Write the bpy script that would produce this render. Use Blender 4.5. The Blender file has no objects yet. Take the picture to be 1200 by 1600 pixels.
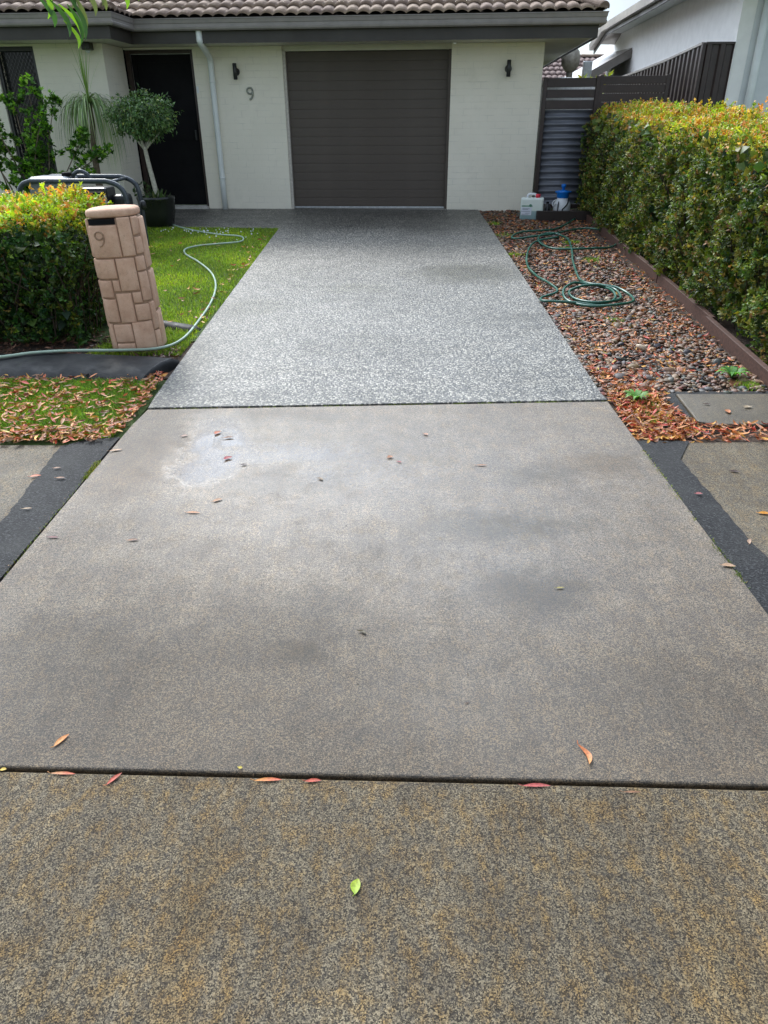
import bpy, bmesh, math, random
import numpy as np
from mathutils import Vector, Matrix
from math import radians as R, sin, cos, pi

random.seed(7); rng = np.random.default_rng(11)
S = bpy.context.scene
COL = S.collection

# ------------------------------------------------------------------ camera, light, exposure
cam = bpy.data.objects.new('camera', bpy.data.cameras.new('camera')); COL.objects.link(cam)
cam.data.sensor_fit = 'VERTICAL'; cam.data.sensor_height = 24.0; cam.data.lens = 24.0*1116.5/1600
cam.data.clip_start = 0.05; cam.data.clip_end = 800
cam.matrix_world = Matrix.Translation((0, 0, 1.6)) @ Matrix.Rotation(.0065, 4, 'Z') @ Matrix.Rotation(pi/2-.4968, 4, 'X') @ Matrix.Rotation(-.0064, 4, 'Z')
S.camera = cam

SUN_EL, SUN_AZ = 43, -27          # degrees; azimuth from +Y (behind the house), negative = to the left
W = bpy.data.worlds.new('World'); S.world = W; W.use_nodes = True
nt = W.node_tree; nt.nodes.clear()
sky = nt.nodes.new('ShaderNodeTexSky'); sky.sky_type = 'NISHITA'; sky.sun_disc = False
sky.sun_elevation = R(SUN_EL); sky.sun_rotation = R(SUN_AZ); sky.air_density = 1.0; sky.dust_density = .7; sky.ozone_density = 1.0
bg = nt.nodes.new('ShaderNodeBackground'); bg.inputs['Strength'].default_value = .13
wo = nt.nodes.new('ShaderNodeOutputWorld')
tcw = nt.nodes.new('ShaderNodeTexCoord')
nz = nt.nodes.new('ShaderNodeTexNoise'); nz.inputs['Scale'].default_value = 2.2; nz.inputs['Detail'].default_value = 7; nz.inputs['Roughness'].default_value = .55
mpw = nt.nodes.new('ShaderNodeMapping'); mpw.inputs['Scale'].default_value = (1, 1, 2.2)
nt.links.new(tcw.outputs['Generated'], mpw.inputs['Vector']); nt.links.new(mpw.outputs['Vector'], nz.inputs['Vector'])
rp = nt.nodes.new('ShaderNodeValToRGB'); rp.color_ramp.elements[0].position = .36; rp.color_ramp.elements[1].position = .58
rp.color_ramp.elements[0].color = (.18, .18, .18, 1); rp.color_ramp.elements[1].color = (1, 1, 1, 1)
nt.links.new(nz.outputs['Fac'], rp.inputs['Fac'])
mxw = nt.nodes.new('ShaderNodeMix'); mxw.data_type = 'RGBA'
nt.links.new(rp.outputs['Color'], mxw.inputs[0]); nt.links.new(sky.outputs['Color'], mxw.inputs[6])

# thin cloud, brighter towards the veiled sun: glow added to brighten the wet concrete
sdv = (sin(R(SUN_AZ))*cos(R(SUN_EL)), cos(R(SUN_AZ))*cos(R(SUN_EL)), sin(R(SUN_EL)))
dt = nt.nodes.new('ShaderNodeVectorMath'); dt.operation = 'DOT_PRODUCT'; dt.inputs[1].default_value = sdv
nt.links.new(tcw.outputs['Generated'], dt.inputs[0])
ag = nt.nodes.new('ShaderNodeMapRange'); ag.interpolation_type = 'SMOOTHERSTEP'; ag.inputs['From Min'].default_value = .58; ag.inputs['From Max'].default_value = 1.0; ag.inputs['To Min'].default_value = 5.0; ag.inputs['To Max'].default_value = 40
nt.links.new(dt.outputs['Value'], ag.inputs['Value'])
cm = nt.nodes.new('ShaderNodeMix'); cm.data_type = 'RGBA'; cm.blend_type = 'MULTIPLY'; cm.inputs[0].default_value = 1; cm.inputs[7].default_value = (.87, .97, 1.10, 1)
nt.links.new(ag.outputs[0], cm.inputs[6]); nt.links.new(cm.outputs[2], mxw.inputs[7])
nt.links.new(mxw.outputs[2], bg.inputs['Color']); nt.links.new(bg.outputs[0], wo.inputs[0])

sun = bpy.data.objects.new('sun', bpy.data.lights.new('sun', 'SUN')); COL.objects.link(sun)
sun.data.energy = 1.9; sun.data.angle = R(14); sun.data.color = (1, .95, .86)
sd = Vector((sin(R(SUN_AZ))*cos(R(SUN_EL)), cos(R(SUN_AZ))*cos(R(SUN_EL)), sin(R(SUN_EL))))
sun.rotation_euler = sd.to_track_quat('Z', 'Y').to_euler()
sun.location = (0, 0, 10)
S.view_settings.view_transform = 'Standard'; S.view_settings.look = 'None'
S.view_settings.gamma = 1; S.view_settings.use_curve_mapping = False; S.view_settings.exposure = 0.56

# ------------------------------------------------------------------ helpers: colour and materials
def lin(r, g, b):
    f = lambda c: (c/255/12.92) if c/255 <= .04045 else ((c/255+.055)/1.055)**2.4
    return (f(r), f(g), f(b), 1)

class NB:
    """small node builder for a Principled material"""
    def __init__(s, name):
        s.m = bpy.data.materials.new(name); s.m.use_nodes = True; s.t = s.m.node_tree
        s.p = s.t.nodes['Principled BSDF']; s.o = s.t.nodes['Material Output']
        s.tc = s.t.nodes.new('ShaderNodeTexCoord')
        s.vec = s.tc.outputs['Object']
    def n(s, ty, **k):
        x = s.t.nodes.new(ty)
        for a, b in k.items(): setattr(x, a, b)
        return x
    def l(s, a, b): s.t.links.new(a, b)
    def setin(s, sock, v):
        if isinstance(v, bpy.types.NodeSocket): s.l(v, sock)
        else: sock.default_value = v
    def noise(s, scale, detail=4, rough=.55, vec=None, dist=0):
        x = s.n('ShaderNodeTexNoise'); x.inputs['Scale'].default_value = scale; x.inputs['Detail'].default_value = detail
        x.inputs['Roughness'].default_value = rough; x.inputs['Distortion'].default_value = dist
        s.l(vec or s.vec, x.inputs['Vector']); return x.outputs['Fac']
    def voro(s, scale, feature='F1', out='Distance', vec=None):
        x = s.n('ShaderNodeTexVoronoi'); x.feature = feature; x.inputs['Scale'].default_value = scale
        s.l(vec or s.vec, x.inputs['Vector']); return x.outputs[out]
    def ramp(s, fac, *stops, interp='LINEAR'):
        x = s.n('ShaderNodeValToRGB'); e = x.color_ramp.elements; x.color_ramp.interpolation = interp
        while len(e) < len(stops): e.new(.5)
        for i, (p, c) in enumerate(stops):
            e[i].position = p; e[i].color = c if isinstance(c, tuple) else (c, c, c, 1)
        s.l(fac, x.inputs['Fac']); return x.outputs['Color']
    def mix(s, fac, a, b, mode='MIX'):
        x = s.n('ShaderNodeMix'); x.data_type = 'RGBA'; x.blend_type = mode
        s.setin(x.inputs[0], fac); s.setin(x.inputs[6], a); s.setin(x.inputs[7], b); return x.outputs[2]
    def math(s, op, a, b=0, clamp=False):
        x = s.n('ShaderNodeMath'); x.operation = op; x.use_clamp = clamp
        s.setin(x.inputs[0], a); s.setin(x.inputs[1], b); return x.outputs[0]
    def map(s, scale=(1, 1, 1), loc=(0, 0, 0), rot=(0, 0, 0), vec=None):
        x = s.n('ShaderNodeMapping'); x.inputs['Scale'].default_value = scale; x.inputs['Location'].default_value = loc; x.inputs['Rotation'].default_value = rot
        s.l(vec or s.vec, x.inputs['Vector']); return x.outputs[0]
    def bump(s, h, strength=.3, dist=.005, normal=None):
        x = s.n('ShaderNodeBump'); x.inputs['Strength'].default_value = strength; x.inputs['Distance'].default_value = dist
        s.l(h, x.inputs['Height'])
        if normal: s.l(normal, x.inputs['Normal'])
        return x.outputs[0]
    def blob(s, cx, cy, rx, ry, vec, soft=.6):
        """soft elliptical patch: 1 inside, 0 outside"""
        m = s.map((1/rx, 1/ry, 0), (-cx/rx, -cy/ry, 0), vec=vec)
        d = s.n('ShaderNodeVectorMath'); d.operation = 'LENGTH'; s.l(m, d.inputs[0])
        r = s.n('ShaderNodeMapRange'); r.interpolation_type = 'SMOOTHSTEP'
        r.inputs['From Min'].default_value = 1+soft*.5; r.inputs['From Max'].default_value = 1-soft*.5
        s.l(d.outputs['Value'], r.inputs['Value']); return r.outputs[0]
    def col(s, v): s.setin(s.p.inputs['Base Color'], v)
    def rough(s, v): s.setin(s.p.inputs['Roughness'], v)
    def nrm(s, v): s.l(v, s.p.inputs['Normal'])
    def geomrand(s): return s.n('ShaderNodeObjectInfo').outputs['Random']

def plain(name, c, rough=.5, metal=0, nscale=30, amt=.18, bump=0, bscale=None, spec=.5):
    b = NB(name)
    n = b.noise(nscale, 5)
    d = tuple(x*(1-amt) for x in c[:3])+(1,); u = tuple(min(1, x*(1+amt)) for x in c[:3])+(1,)
    b.col(b.ramp(n, (.3, d), (.7, u))); b.rough(b.ramp(b.noise(nscale*.4, 3), (.3, max(.02, rough-.08)), (.7, min(1, rough+.08))))
    b.p.inputs['Metallic'].default_value = metal; b.p.inputs['Specular IOR Level'].default_value = spec
    if bump: b.nrm(b.bump(b.noise(bscale or nscale*3, 4), bump, .003))
    return b.m

M = {}
# --- concrete of the crossover and footpath
def concrete(name, tone=1.0, warm=.5, stains_and_shade=(), wets=(), seed=0, spec=.6, dry=0, blue=.86):
    b = NB(name)
    v = b.map(loc=(seed, seed*.7, 0))
    warp = b.n('ShaderNodeTexNoise'); warp.inputs['Scale'].default_value = 7; warp.inputs['Detail'].default_value = 8; warp.inputs['Roughness'].default_value = .68; b.l(b.vec, warp.inputs['Vector'])
    wv = b.n('ShaderNodeVectorMath'); wv.operation = 'MULTIPLY_ADD'; b.l(warp.outputs['Color'], wv.inputs[0]); wv.inputs[1].default_value = (.34, .34, 0); b.l(b.map(loc=(-.17, -.17, 0)), wv.inputs[2])
    wv = wv.outputs[0]
    vc = b.n('ShaderNodeSeparateColor'); b.l(b.voro(340, out='Color', vec=v), vc.inputs[0])
    fine = b.noise(400, 3, .7, v)
    grain = b.math('ADD', b.math('MULTIPLY', vc.outputs[0], .33), b.math('MULTIPLY', fine, .67)); grain2 = b.noise(60, 5, .7, v)
    big = b.noise(1.3, 4, .6, v); mid = b.noise(6, 6, .62, v); mid2 = b.noise(17, 5, .65, b.map(loc=(3, 8, 0), scale=(1.6, .8, 1)))
    g = lambda a: (a[0]*tone*1.08, a[1]*tone, a[2]*tone*blue, 1)
    base = b.ramp(grain, (.34, g((.022, .018, .014))), (.44, g((.105, .09, .068))), (.53, g((.235, .205, .155))), (.66, g((.50, .445, .335))))
    base = b.mix(b.ramp(mid, (.35, 0.), (.62, 1.)), base, b.mix(1, base, (.72, .71, .72, 1), 'MULTIPLY'))
    streak = b.noise(1, 5, .6, b.map((16, 1.6, 1), (seed, 0, 0)))
    base = b.mix(b.ramp(streak, (.4, 0.), (.7, .5)), base, b.mix(1, base, (.6, .6, .6, 1), 'MULTIPLY'))
    ochre = b.mix(1, base, (1.3, 1.0, .52, 1), 'MULTIPLY')
    base = b.mix(b.math('MULTIPLY', b.ramp(mid2, (.45, 0.), (.66, 1.)), warm), base, ochre)
    base = b.mix(b.ramp(big, (.35, .0), (.65, .45)), base, b.mix(1, base, (.66, .66, .68, 1), 'MULTIPLY'))
    base = b.mix(b.ramp(grain2, (.34, .6), (.5, 0.)), base, (.05, .045, .04, 1))
    for (x, y, rx, ry, k, c) in stains_and_shade:
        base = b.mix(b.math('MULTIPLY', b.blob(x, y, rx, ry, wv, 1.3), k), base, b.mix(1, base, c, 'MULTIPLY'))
    rgh = b.ramp(big, (.35, .40+dry), (.65, .56+dry))
    hgt = b.math('ADD', grain, b.math('MULTIPLY', grain2, .8))
    bstr = b.n('ShaderNodeBump'); bstr.inputs['Distance'].default_value = .0042; b.l(hgt, bstr.inputs['Height'])
    if wets:
        w = None
        for (x, y, rx, ry, k) in wets:
            q = b.math('MULTIPLY', b.blob(x, y, rx, ry, wv, (.8 if k > .95 else 1.3) if k > .7 else 1.5), k); w = q if w is None else b.math('MAXIMUM', w, q)
        w = b.math('MULTIPLY', w, b.ramp(b.noise(7, 7, .65), (.38, .72), (.5, 1.)))
        rgh = b.mix(w, rgh, (.10, .10, .10, 1)); base = b.mix(w, base, b.mix(1, base, (.86, .86, .88, 1), 'MULTIPLY'))
        b.l(b.math('SUBTRACT', .75, b.math('MULTIPLY', w, .73)), bstr.inputs['Strength'])
    else: bstr.inputs['Strength'].default_value = .75
    b.col(base); b.rough(rgh); b.nrm(bstr.outputs[0]); b.p.inputs['Specular IOR Level'].default_value = spec
    return b.m
BR = (.62, .52, .36, 1); DK = (.5, .5, .49, 1)
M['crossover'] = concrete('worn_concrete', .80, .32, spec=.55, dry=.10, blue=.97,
    stains_and_shade=[(0, 1.3, 2.4, .75, .95, (.66, .62, .54, 1)), (0, 1.6, 2.4, 1.2, .7, (.78, .75, .69, 1)), (-1.2, 1.9, .8, .9, .4, (.8, .76, .68, 1)), (.15, 1.75, .55, .35, .45, (.8, .8, .8, 1)), (-1.30, 3.5, .20, .42, 1., (.58, .46, .30, 1)), (-1.36, 3.9, .2, .4, .6, DK), (1.1, 3.42, .2, .13, .85, BR), (.57, 2.30, .19, .12, 1., (.42, .36, .24, 1)), (.5, 2.32, .3, .2, .5, DK), (.5, 2.8, .32, .14, 1., (.45, .43, .36, 1)),
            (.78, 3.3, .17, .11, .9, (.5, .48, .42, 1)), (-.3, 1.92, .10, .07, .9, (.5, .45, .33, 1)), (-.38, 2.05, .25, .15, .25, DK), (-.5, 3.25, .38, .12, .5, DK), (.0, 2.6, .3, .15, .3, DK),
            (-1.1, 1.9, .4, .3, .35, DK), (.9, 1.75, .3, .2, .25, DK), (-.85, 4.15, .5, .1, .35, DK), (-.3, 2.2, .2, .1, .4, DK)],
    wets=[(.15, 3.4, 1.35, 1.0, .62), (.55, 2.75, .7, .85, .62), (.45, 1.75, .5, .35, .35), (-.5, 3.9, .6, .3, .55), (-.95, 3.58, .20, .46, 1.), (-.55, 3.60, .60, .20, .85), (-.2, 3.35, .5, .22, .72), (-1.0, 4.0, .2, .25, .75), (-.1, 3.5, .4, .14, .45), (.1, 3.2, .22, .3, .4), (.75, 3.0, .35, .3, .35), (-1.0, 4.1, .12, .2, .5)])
M['footway'] = concrete('brown_mottled_concrete', .60, .85, stains_and_shade=[(.45, .95, .3, .25, .3, DK), (-.2, 1.05, .35, .2, .3, DK), (-.45, .9, .06, .3, .5, (1.25, 1.05, .66, 1)), (.75, .8, .12, .3, .4, (1.2, 1.05, .7, 1))], seed=5, spec=.25, dry=.2)
M['path_l'] = concrete('buff_footpath_concrete', .60, .5, seed=9, spec=.35, dry=.1)
M['pad'] = concrete('grey_pad_concrete', .5, .25, stains_and_shade=[(2.3, 4.1, .5, .1, .5, DK)], seed=13)

# --- exposed aggregate
def aggregate(name, stains_and_shade=(), dark=1.0):
    b = NB(name); dark *= 1.0
    c = b.voro(72, out='Color'); d = b.voro(72); big = b.noise(.9, 5, .6); mid = b.noise(5, 5)
    warp = b.n('ShaderNodeTexNoise'); warp.inputs['Scale'].default_value = 5; warp.inputs['Detail'].default_value = 6; b.l(b.vec, warp.inputs['Vector'])
    wv = b.n('ShaderNodeVectorMath'); wv.operation = 'MULTIPLY_ADD'; b.l(warp.outputs['Color'], wv.inputs[0]); wv.inputs[1].default_value = (.5, .5, 0); b.l(b.map(loc=(-.25, -.25, 0)), wv.inputs[2])
    sp = b.n('ShaderNodeSeparateColor'); b.l(c, sp.inputs[0])
    stone = b.ramp(sp.outputs[0], (0., (.05*dark, .052*dark, .054*dark, 1)), (.3, (.12*dark, .124*dark, .127*dark, 1)), (.52, (.215*dark, .213*dark, .20*dark, 1)), (.72, (.42*dark, .415*dark, .39*dark, 1)), (.93, (.60*dark, .59*dark, .55*dark, 1)))
    matrix = (.10*dark, .105*dark, .112*dark, 1)
    base = b.mix(b.ramp(d, (.45, 0.), (.7, 1.)), stone, matrix); base = b.mix(1, base, (1.05, 1.0, .91, 1), 'MULTIPLY')
    fine = b.noise(160, 3); base = b.mix(b.ramp(fine, (.35, .4), (.5, 0.)), base, (.04, .042, .045, 1))
    base = b.mix(b.ramp(mid, (.35, 0.), (.7, .45)), base, b.mix(1, base, (.6, .6, .6, 1), 'MULTIPLY'))
    base = b.mix(b.ramp(big, (.4, 0.), (.62, .5)), base, b.mix(1, base, (.62, .63, .62, 1), 'MULTIPLY'))
    for (x, y, rx, ry, k, cc) in stains_and_shade:
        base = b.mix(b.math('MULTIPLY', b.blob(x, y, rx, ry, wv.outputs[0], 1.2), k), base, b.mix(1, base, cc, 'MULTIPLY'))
    b.col(base); b.rough(b.ramp(mid, (.3, .42), (.7, .55))); b.p.inputs['Specular IOR Level'].default_value = .5
    b.nrm(b.bump(b.math('SUBTRACT', 1, b.math('ADD', d, b.math('MULTIPLY', fine, .5))), .8, .006))
    return b.m
M['aggregate'] = aggregate('exposed_aggregate', dark=.74, stains_and_shade=[(.85, 7.9, .55, .40, 1., (.42, .42, .35, 1)), (.6, 10.6, .5, .5, .5, DK), (-.6, 10.9, .5, .4, .5, DK), (-1.25, 6.6, .3, .3, .6, (.55, .55, .45, 1)), (.3, 11.4, 1.6, .7, .3, (.45, .45, .43, 1)),  # last patch on this line: shade before the garage, painted into the colour
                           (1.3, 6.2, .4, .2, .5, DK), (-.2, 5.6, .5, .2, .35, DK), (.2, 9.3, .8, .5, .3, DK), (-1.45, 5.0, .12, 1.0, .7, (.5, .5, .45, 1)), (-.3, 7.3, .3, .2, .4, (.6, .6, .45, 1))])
M['path_agg'] = aggregate('path_aggregate', dark=.72)

def asphalt():
    b = NB('asphalt_infill'); c = b.voro(150, out='Color'); d = b.voro(150); sp = b.n('ShaderNodeSeparateColor'); b.l(c, sp.inputs[0])
    base = b.ramp(sp.outputs[0], (0, (.004, .0045, .005, 1)), (.7, (.014, .0145, .016, 1)), (1, (.055, .055, .058, 1)))
    n = b.noise(3, 5); base = b.mix(b.ramp(n, (.4, 0.), (.65, .5)), base, (.04, .04, .038, 1))
    b.col(base); b.rough(.7); b.p.inputs['Specular IOR Level'].default_value = .3; b.nrm(b.bump(d, .9, .006)); return b.m
M['asphalt'] = asphalt()
b = NB('soil'); b.col(b.ramp(b.noise(25, 7, .7), (.3, (.02, .013, .009, 1)), (.5, (.055, .035, .024, 1)), (.7, (.10, .065, .045, 1)))); b.rough(.95); b.nrm(b.bump(b.noise(60, 5, .7), 1, .02)); M['soil'] = b.m
b = NB('lawn_soil'); b.col(b.ramp(b.noise(14, 7, .7), (.3, (.03, .05, .012, 1)), (.5, (.06, .11, .02, 1)), (.7, (.09, .09, .035, 1)))); b.rough(.95); b.nrm(b.bump(b.noise(60, 5, .7), 1, .02)); M['lawn_soil'] = b.m
b = NB('ground_grass'); b.col(b.ramp(b.noise(.8, 7, .7), (.3, (.04, .065, .02, 1)), (.7, (.075, .11, .03, 1)))); b.rough(.95); M['ground'] = b.m

# --- per-leaf coloured material (vertex colour attribute, some light passes through)
def leafmat(name, trans=.3, rough=.38, spec=.5, mottle=0):
    b = NB(name); a = b.n('ShaderNodeAttribute'); a.attribute_name = 'Col'
    b.col(b.mix(b.math('MULTIPLY', b.ramp(b.noise(mottle, 4, .7), (.4, 0.), (.62, 1.)), .7), a.outputs['Color'], b.mix(1, a.outputs['Color'], (.42, .38, .36, 1), 'MULTIPLY')) if mottle else a.outputs['Color']); b.rough(rough); b.p.inputs['Specular IOR Level'].default_value = spec
    if trans:
        tr = b.n('ShaderNodeBsdfTranslucent'); b.l(b.mix(1, a.outputs['Color'], (1.3, 1.35, .7, 1), 'MULTIPLY'), tr.inputs['Color'])
        ms = b.n('ShaderNodeMixShader'); ms.inputs[0].default_value = trans
        b.l(b.p.outputs[0], ms.inputs[1]); b.l(tr.outputs[0], ms.inputs[2]); b.l(ms.outputs[0], b.o.inputs['Surface'])
    return b.m
M['leaf'] = leafmat('living_leaf', .3, .48, .4); M['dryleaf'] = leafmat('fallen_leaf', .08, .5, .35, 160); M['grass'] = leafmat('grass_blade', .35, .5, .3)
M['pebble'] = leafmat('river_pebble', 0, .5, .4, 90)
b = NB('painted_bagged_brick')
v = b.vec
br = b.n('ShaderNodeTexBrick'); br.inputs['Scale'].default_value = 1; br.inputs['Brick Width'].default_value = .24; br.inputs['Row Height'].default_value = .086
br.inputs['Mortar Size'].default_value = .006; br.inputs['Mortar Smooth'].default_value = 1; br.inputs['Color1'].default_value = (1, 1, 1, 1); br.inputs['Color2'].default_value = (.8, .8, .8, 1); br.inputs['Mortar'].default_value = (0, 0, 0, 1)
cx = b.n('ShaderNodeSeparateXYZ'); b.l(v, cx.inputs[0]); cb = b.n('ShaderNodeCombineXYZ'); b.l(b.math('ADD', cx.outputs[0], cx.outputs[1]), cb.inputs[0]); b.l(cx.outputs[2], cb.inputs[1]); b.l(cb.outputs[0], br.inputs['Vector'])
n1 = b.noise(1.2, 5); n2 = b.noise(45, 5, .7)
wc = b.ramp(n1, (.3, (.75, .715, .60, 1)), (.7, (.83, .79, .675, 1)))
wc = b.mix(b.ramp(b.noise(3, 6, .7), (.55, 0.), (.8, .35)), wc, (.52, .50, .42, 1))
b.col(b.mix(b.math('MULTIPLY', b.ramp(b.noise(5, 4), (.45, 0.), (.7, .5)), br.outputs['Fac']), wc, (.40, .41, .38, 1))); b.rough(.7)
b.nrm(b.bump(b.math('ADD', b.math('MULTIPLY', b.math('SUBTRACT', 1, br.outputs['Fac']), b.ramp(n1, (.3, .35), (.7, 1.))), b.math('MULTIPLY', n2, .5)), .5, .004)); M['wall'] = b.m
M['render'] = plain('white_render', (.90, .89, .87, 1), .8, nscale=6, amt=.05, bump=.3, bscale=300)
M['render_grey'] = plain('grey_white_render', (.66, .69, .70, 1), .8, nscale=6, amt=.05, bump=.3, bscale=300)
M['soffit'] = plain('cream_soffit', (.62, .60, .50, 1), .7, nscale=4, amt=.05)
M['gutter'] = plain('grey_brown_gutter', (.22, .20, .185, 1), .38, nscale=7, amt=.12)
M['fascia'] = plain('brown_fascia', (.034, .029, .024, 1), .5, nscale=6, amt=.12)
M['garage'] = plain('dark_garage_steel', (.078, .062, .050, 1), .6, nscale=3, amt=.08, bump=.15, bscale=250)
M['black'] = plain('black_door', (.005, .005, .006, 1), .7, nscale=10, spec=.15)
M['blackmetal'] = plain('black_powder_coat', (.018, .019, .021, 1), .35, nscale=20)
M['bluegrey_tube'] = plain('slate_painted_tube', (.045, .055, .068, 1), .3, nscale=20, amt=.2)
M['jamb'] = plain('jamb_paint', (.5, .47, .42, 1), .6)
M['brownframe'] = plain('dark_brown_frame', (.035, .02, .016, 1), .4)
M['glass'] = plain('dark_glass', (.01, .012, .013, 1), .08, nscale=3)
M['pipe'] = plain('painted_downpipe', (.70, .74, .72, 1), .4, nscale=8, amt=.05)
M['step'] = plain('door_step_concrete', (.42, .41, .38, 1), .8, nscale=40)
M['number'] = plain('patinated_number', (.27, .29, .25, 1), .4, .4)
M['fencebrown'] = plain('dark_brown_slat', (.030, .017, .016, 1), .42, nscale=12)
M['colorbond'] = plain('dark_brown_sheet_steel', (.034, .021, .019, 1), .4, nscale=9)
M['corr'] = plain('charcoal_corrugated_steel', (.17, .18, .21, 1), .42, .3, nscale=6, amt=.1)
M['sandstone'] = None
b = NB('moulded_sandstone'); n = b.noise(9, 6, .6); f = b.noise(260, 3)
c = b.ramp(n, (.3, (.50, .30, .20, 1)), (.5, (.61, .39, .27, 1)), (.72, (.70, .48, .345, 1)))
c = b.mix(b.ramp(b.noise(40, 5, .7), (.58, 0.), (.75, .6)), c, (.26, .16, .12, 1)); c = b.mix(b.ramp(f, (.3, .45), (.45, 0.)), c, (.25, .15, .1, 1))
b.col(c); b.rough(.85); b.nrm(b.bump(b.math('ADD', b.noise(70, 5), f), .5, .004)); M['sandstone'] = b.m
b = NB('sandstone_joint'); b.col(b.ramp(b.noise(30, 5), (.3, (.26, .165, .105, 1)), (.7, (.38, .25, .165, 1)))); b.rough(.9); M['joint'] = b.m
b = NB('timber_edging'); g = b.noise(3, 6, .6, b.map((14, 1.2, 14))); b.col(b.ramp(g, (.3, (.035, .018, .013, 1)), (.7, (.10, .05, .037, 1)))); b.rough(.6); b.nrm(b.bump(g, .4, .004)); M['timber'] = b.m
M['darktimber'] = plain('dark_sleeper', (.02, .012, .01, 1), .6, bump=.4)
b = NB('black_bitumen_edging'); n = b.noise(4, 6, .6); b.col(b.ramp(n, (.35, (.006, .007, .008, 1)), (.6, (.016, .017, .019, 1)), (.75, (.035, .045, .02, 1)))); b.rough(b.ramp(b.noise(9, 4), (.3, .45), (.7, .75))); b.nrm(b.bump(b.noise(70, 5), .5, .004)); b.p.inputs['Specular IOR Level'].default_value = .3; M['bitumen'] = b.m
M['hosegreen'] = plain('green_hose', (.012, .085, .058, 1), .3, nscale=10); M['hosepale'] = plain('pale_green_hose', (.30, .40, .32, 1), .38, nscale=10)
b = NB('weathered_roof_tile'); r = b.geomrand(); n = b.noise(9, 6, .65)
c = b.ramp(n, (.3, (.13, .09, .062, 1)), (.5, (.25, .18, .13, 1)), (.7, (.38, .29, .215, 1)))
c = b.mix(b.ramp(r, (0., 0.), (1., .75)), c, b.mix(1, c, (.62, .58, .66, 1), 'MULTIPLY')); c = b.mix(b.ramp(b.noise(22, 6, .7), (.55, 0.), (.7, .5)), c, (.10, .085, .07, 1)); b.col(c); b.rough(.85); b.nrm(b.bump(b.noise(90, 5), .5, .004)); M['tile'] = b.m
b = NB('far_roof_tile'); n = b.noise(9, 6, .65); c = b.ramp(n, (.3, (.10, .065, .06, 1)), (.7, (.23, .16, .145, 1))); b.col(c); b.rough(.8); M['fartile'] = b.m
M['underlay'] = plain('roof_underlay', (.04, .03, .028, 1), .9)
M['bark_pale'] = plain('pale_bark', (.42, .40, .33, 1), .8, nscale=30, amt=.3, bump=.6)
M['bark'] = plain('brown_bark', (.16, .12, .085, 1), .85, nscale=30, amt=.4, bump=.6)
M['twig'] = plain('hedge_twig', (.05, .035, .022, 1), .9, nscale=30, amt=.4)
M['potblack'] = plain('glazed_black_pot', (.012, .014, .012, 1), .28, nscale=4)
M['whiteplastic'] = plain('white_plastic', (.72, .75, .78, 1), .35, amt=.04); M['blueplastic'] = plain('blue_plastic', (.005, .17, .62, 1), .3, amt=.08)
M['redplastic'] = plain('red_plastic', (.62, .02, .05, 1), .35); M['greyplastic'] = plain('grey_tank_plastic', (.20, .22, .25, 1), .35)
M['steel'] = plain('galvanised_steel', (.45, .47, .49, 1), .4, .7); M['flue'] = plain('weathered_flue', (.36, .33, .28, 1), .6, .3, nscale=15, amt=.3)
b = NB('drum_plastic'); s_ = b.n('ShaderNodeSeparateXYZ'); b.l(b.vec, s_.inputs[0])
b.col(b.ramp(s_.outputs[2], (.0, (.20, .31, .33, 1)), (.12, (.27, .38, .38, 1)), (.135, (.66, .74, .68, 1)), (.3, (.72, .79, .75, 1)))); b.rough(.3); b.p.inputs['Subsurface Weight'].default_value = .2; b.p.inputs['Subsurface Radius'].default_value = (.02, .02, .02); M['drum'] = b.m
M['paper'] = plain('label_paper', (.62, .66, .74, 1), .5, amt=.04); M['greenprint'] = plain('green_print', (.07, .22, .14, 1), .5); M['darkprint'] = plain('dark_print', (.08, .1, .16, 1), .5)
M['water_tank'] = plain('cream_tank', (.68, .68, .66, 1), .5)

# ------------------------------------------------------------------ helpers: geometry
def zg(y):
    return float(np.interp(y, [1.5, 4.5, 12.41, 16, 60], [0, .034, .422, .46, .6]))
def zga(y): return np.interp(y, [1.5, 4.5, 12.41, 16, 60], [0, .034, .422, .46, .6])

def link(o, parent=None):
    COL.objects.link(o)
    if parent is not None: o.parent = parent
    return o
def tag(o, label=None, cat=None, group=None, kind=None):
    if label: o['label'] = label
    if cat: o['category'] = cat
    if group: o['group'] = group
    if kind: o['kind'] = kind
    return o
def thing(name, label, cat, loc=(0, 0, 0), rz=0, group=None):
    o = link(bpy.data.objects.new(name, None)); o.location = loc; o.rotation_euler = (0, 0, rz); o.empty_display_size = .1
    return tag(o, label, cat, group)
def mesh_obj(name, me, mat, parent=None, smooth=False):
    if mat: me.materials.append(mat)
    if smooth: me.polygons.foreach_set('use_smooth', np.ones(len(me.polygons), bool))
    return link(bpy.data.objects.new(name, me), parent)
def from_bm(name, bm, mat, parent=None, smooth=False):
    me = bpy.data.meshes.new(name); bm.normal_update(); bm.to_mesh(me); bm.free(); return mesh_obj(name, me, mat, parent, smooth)
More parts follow.
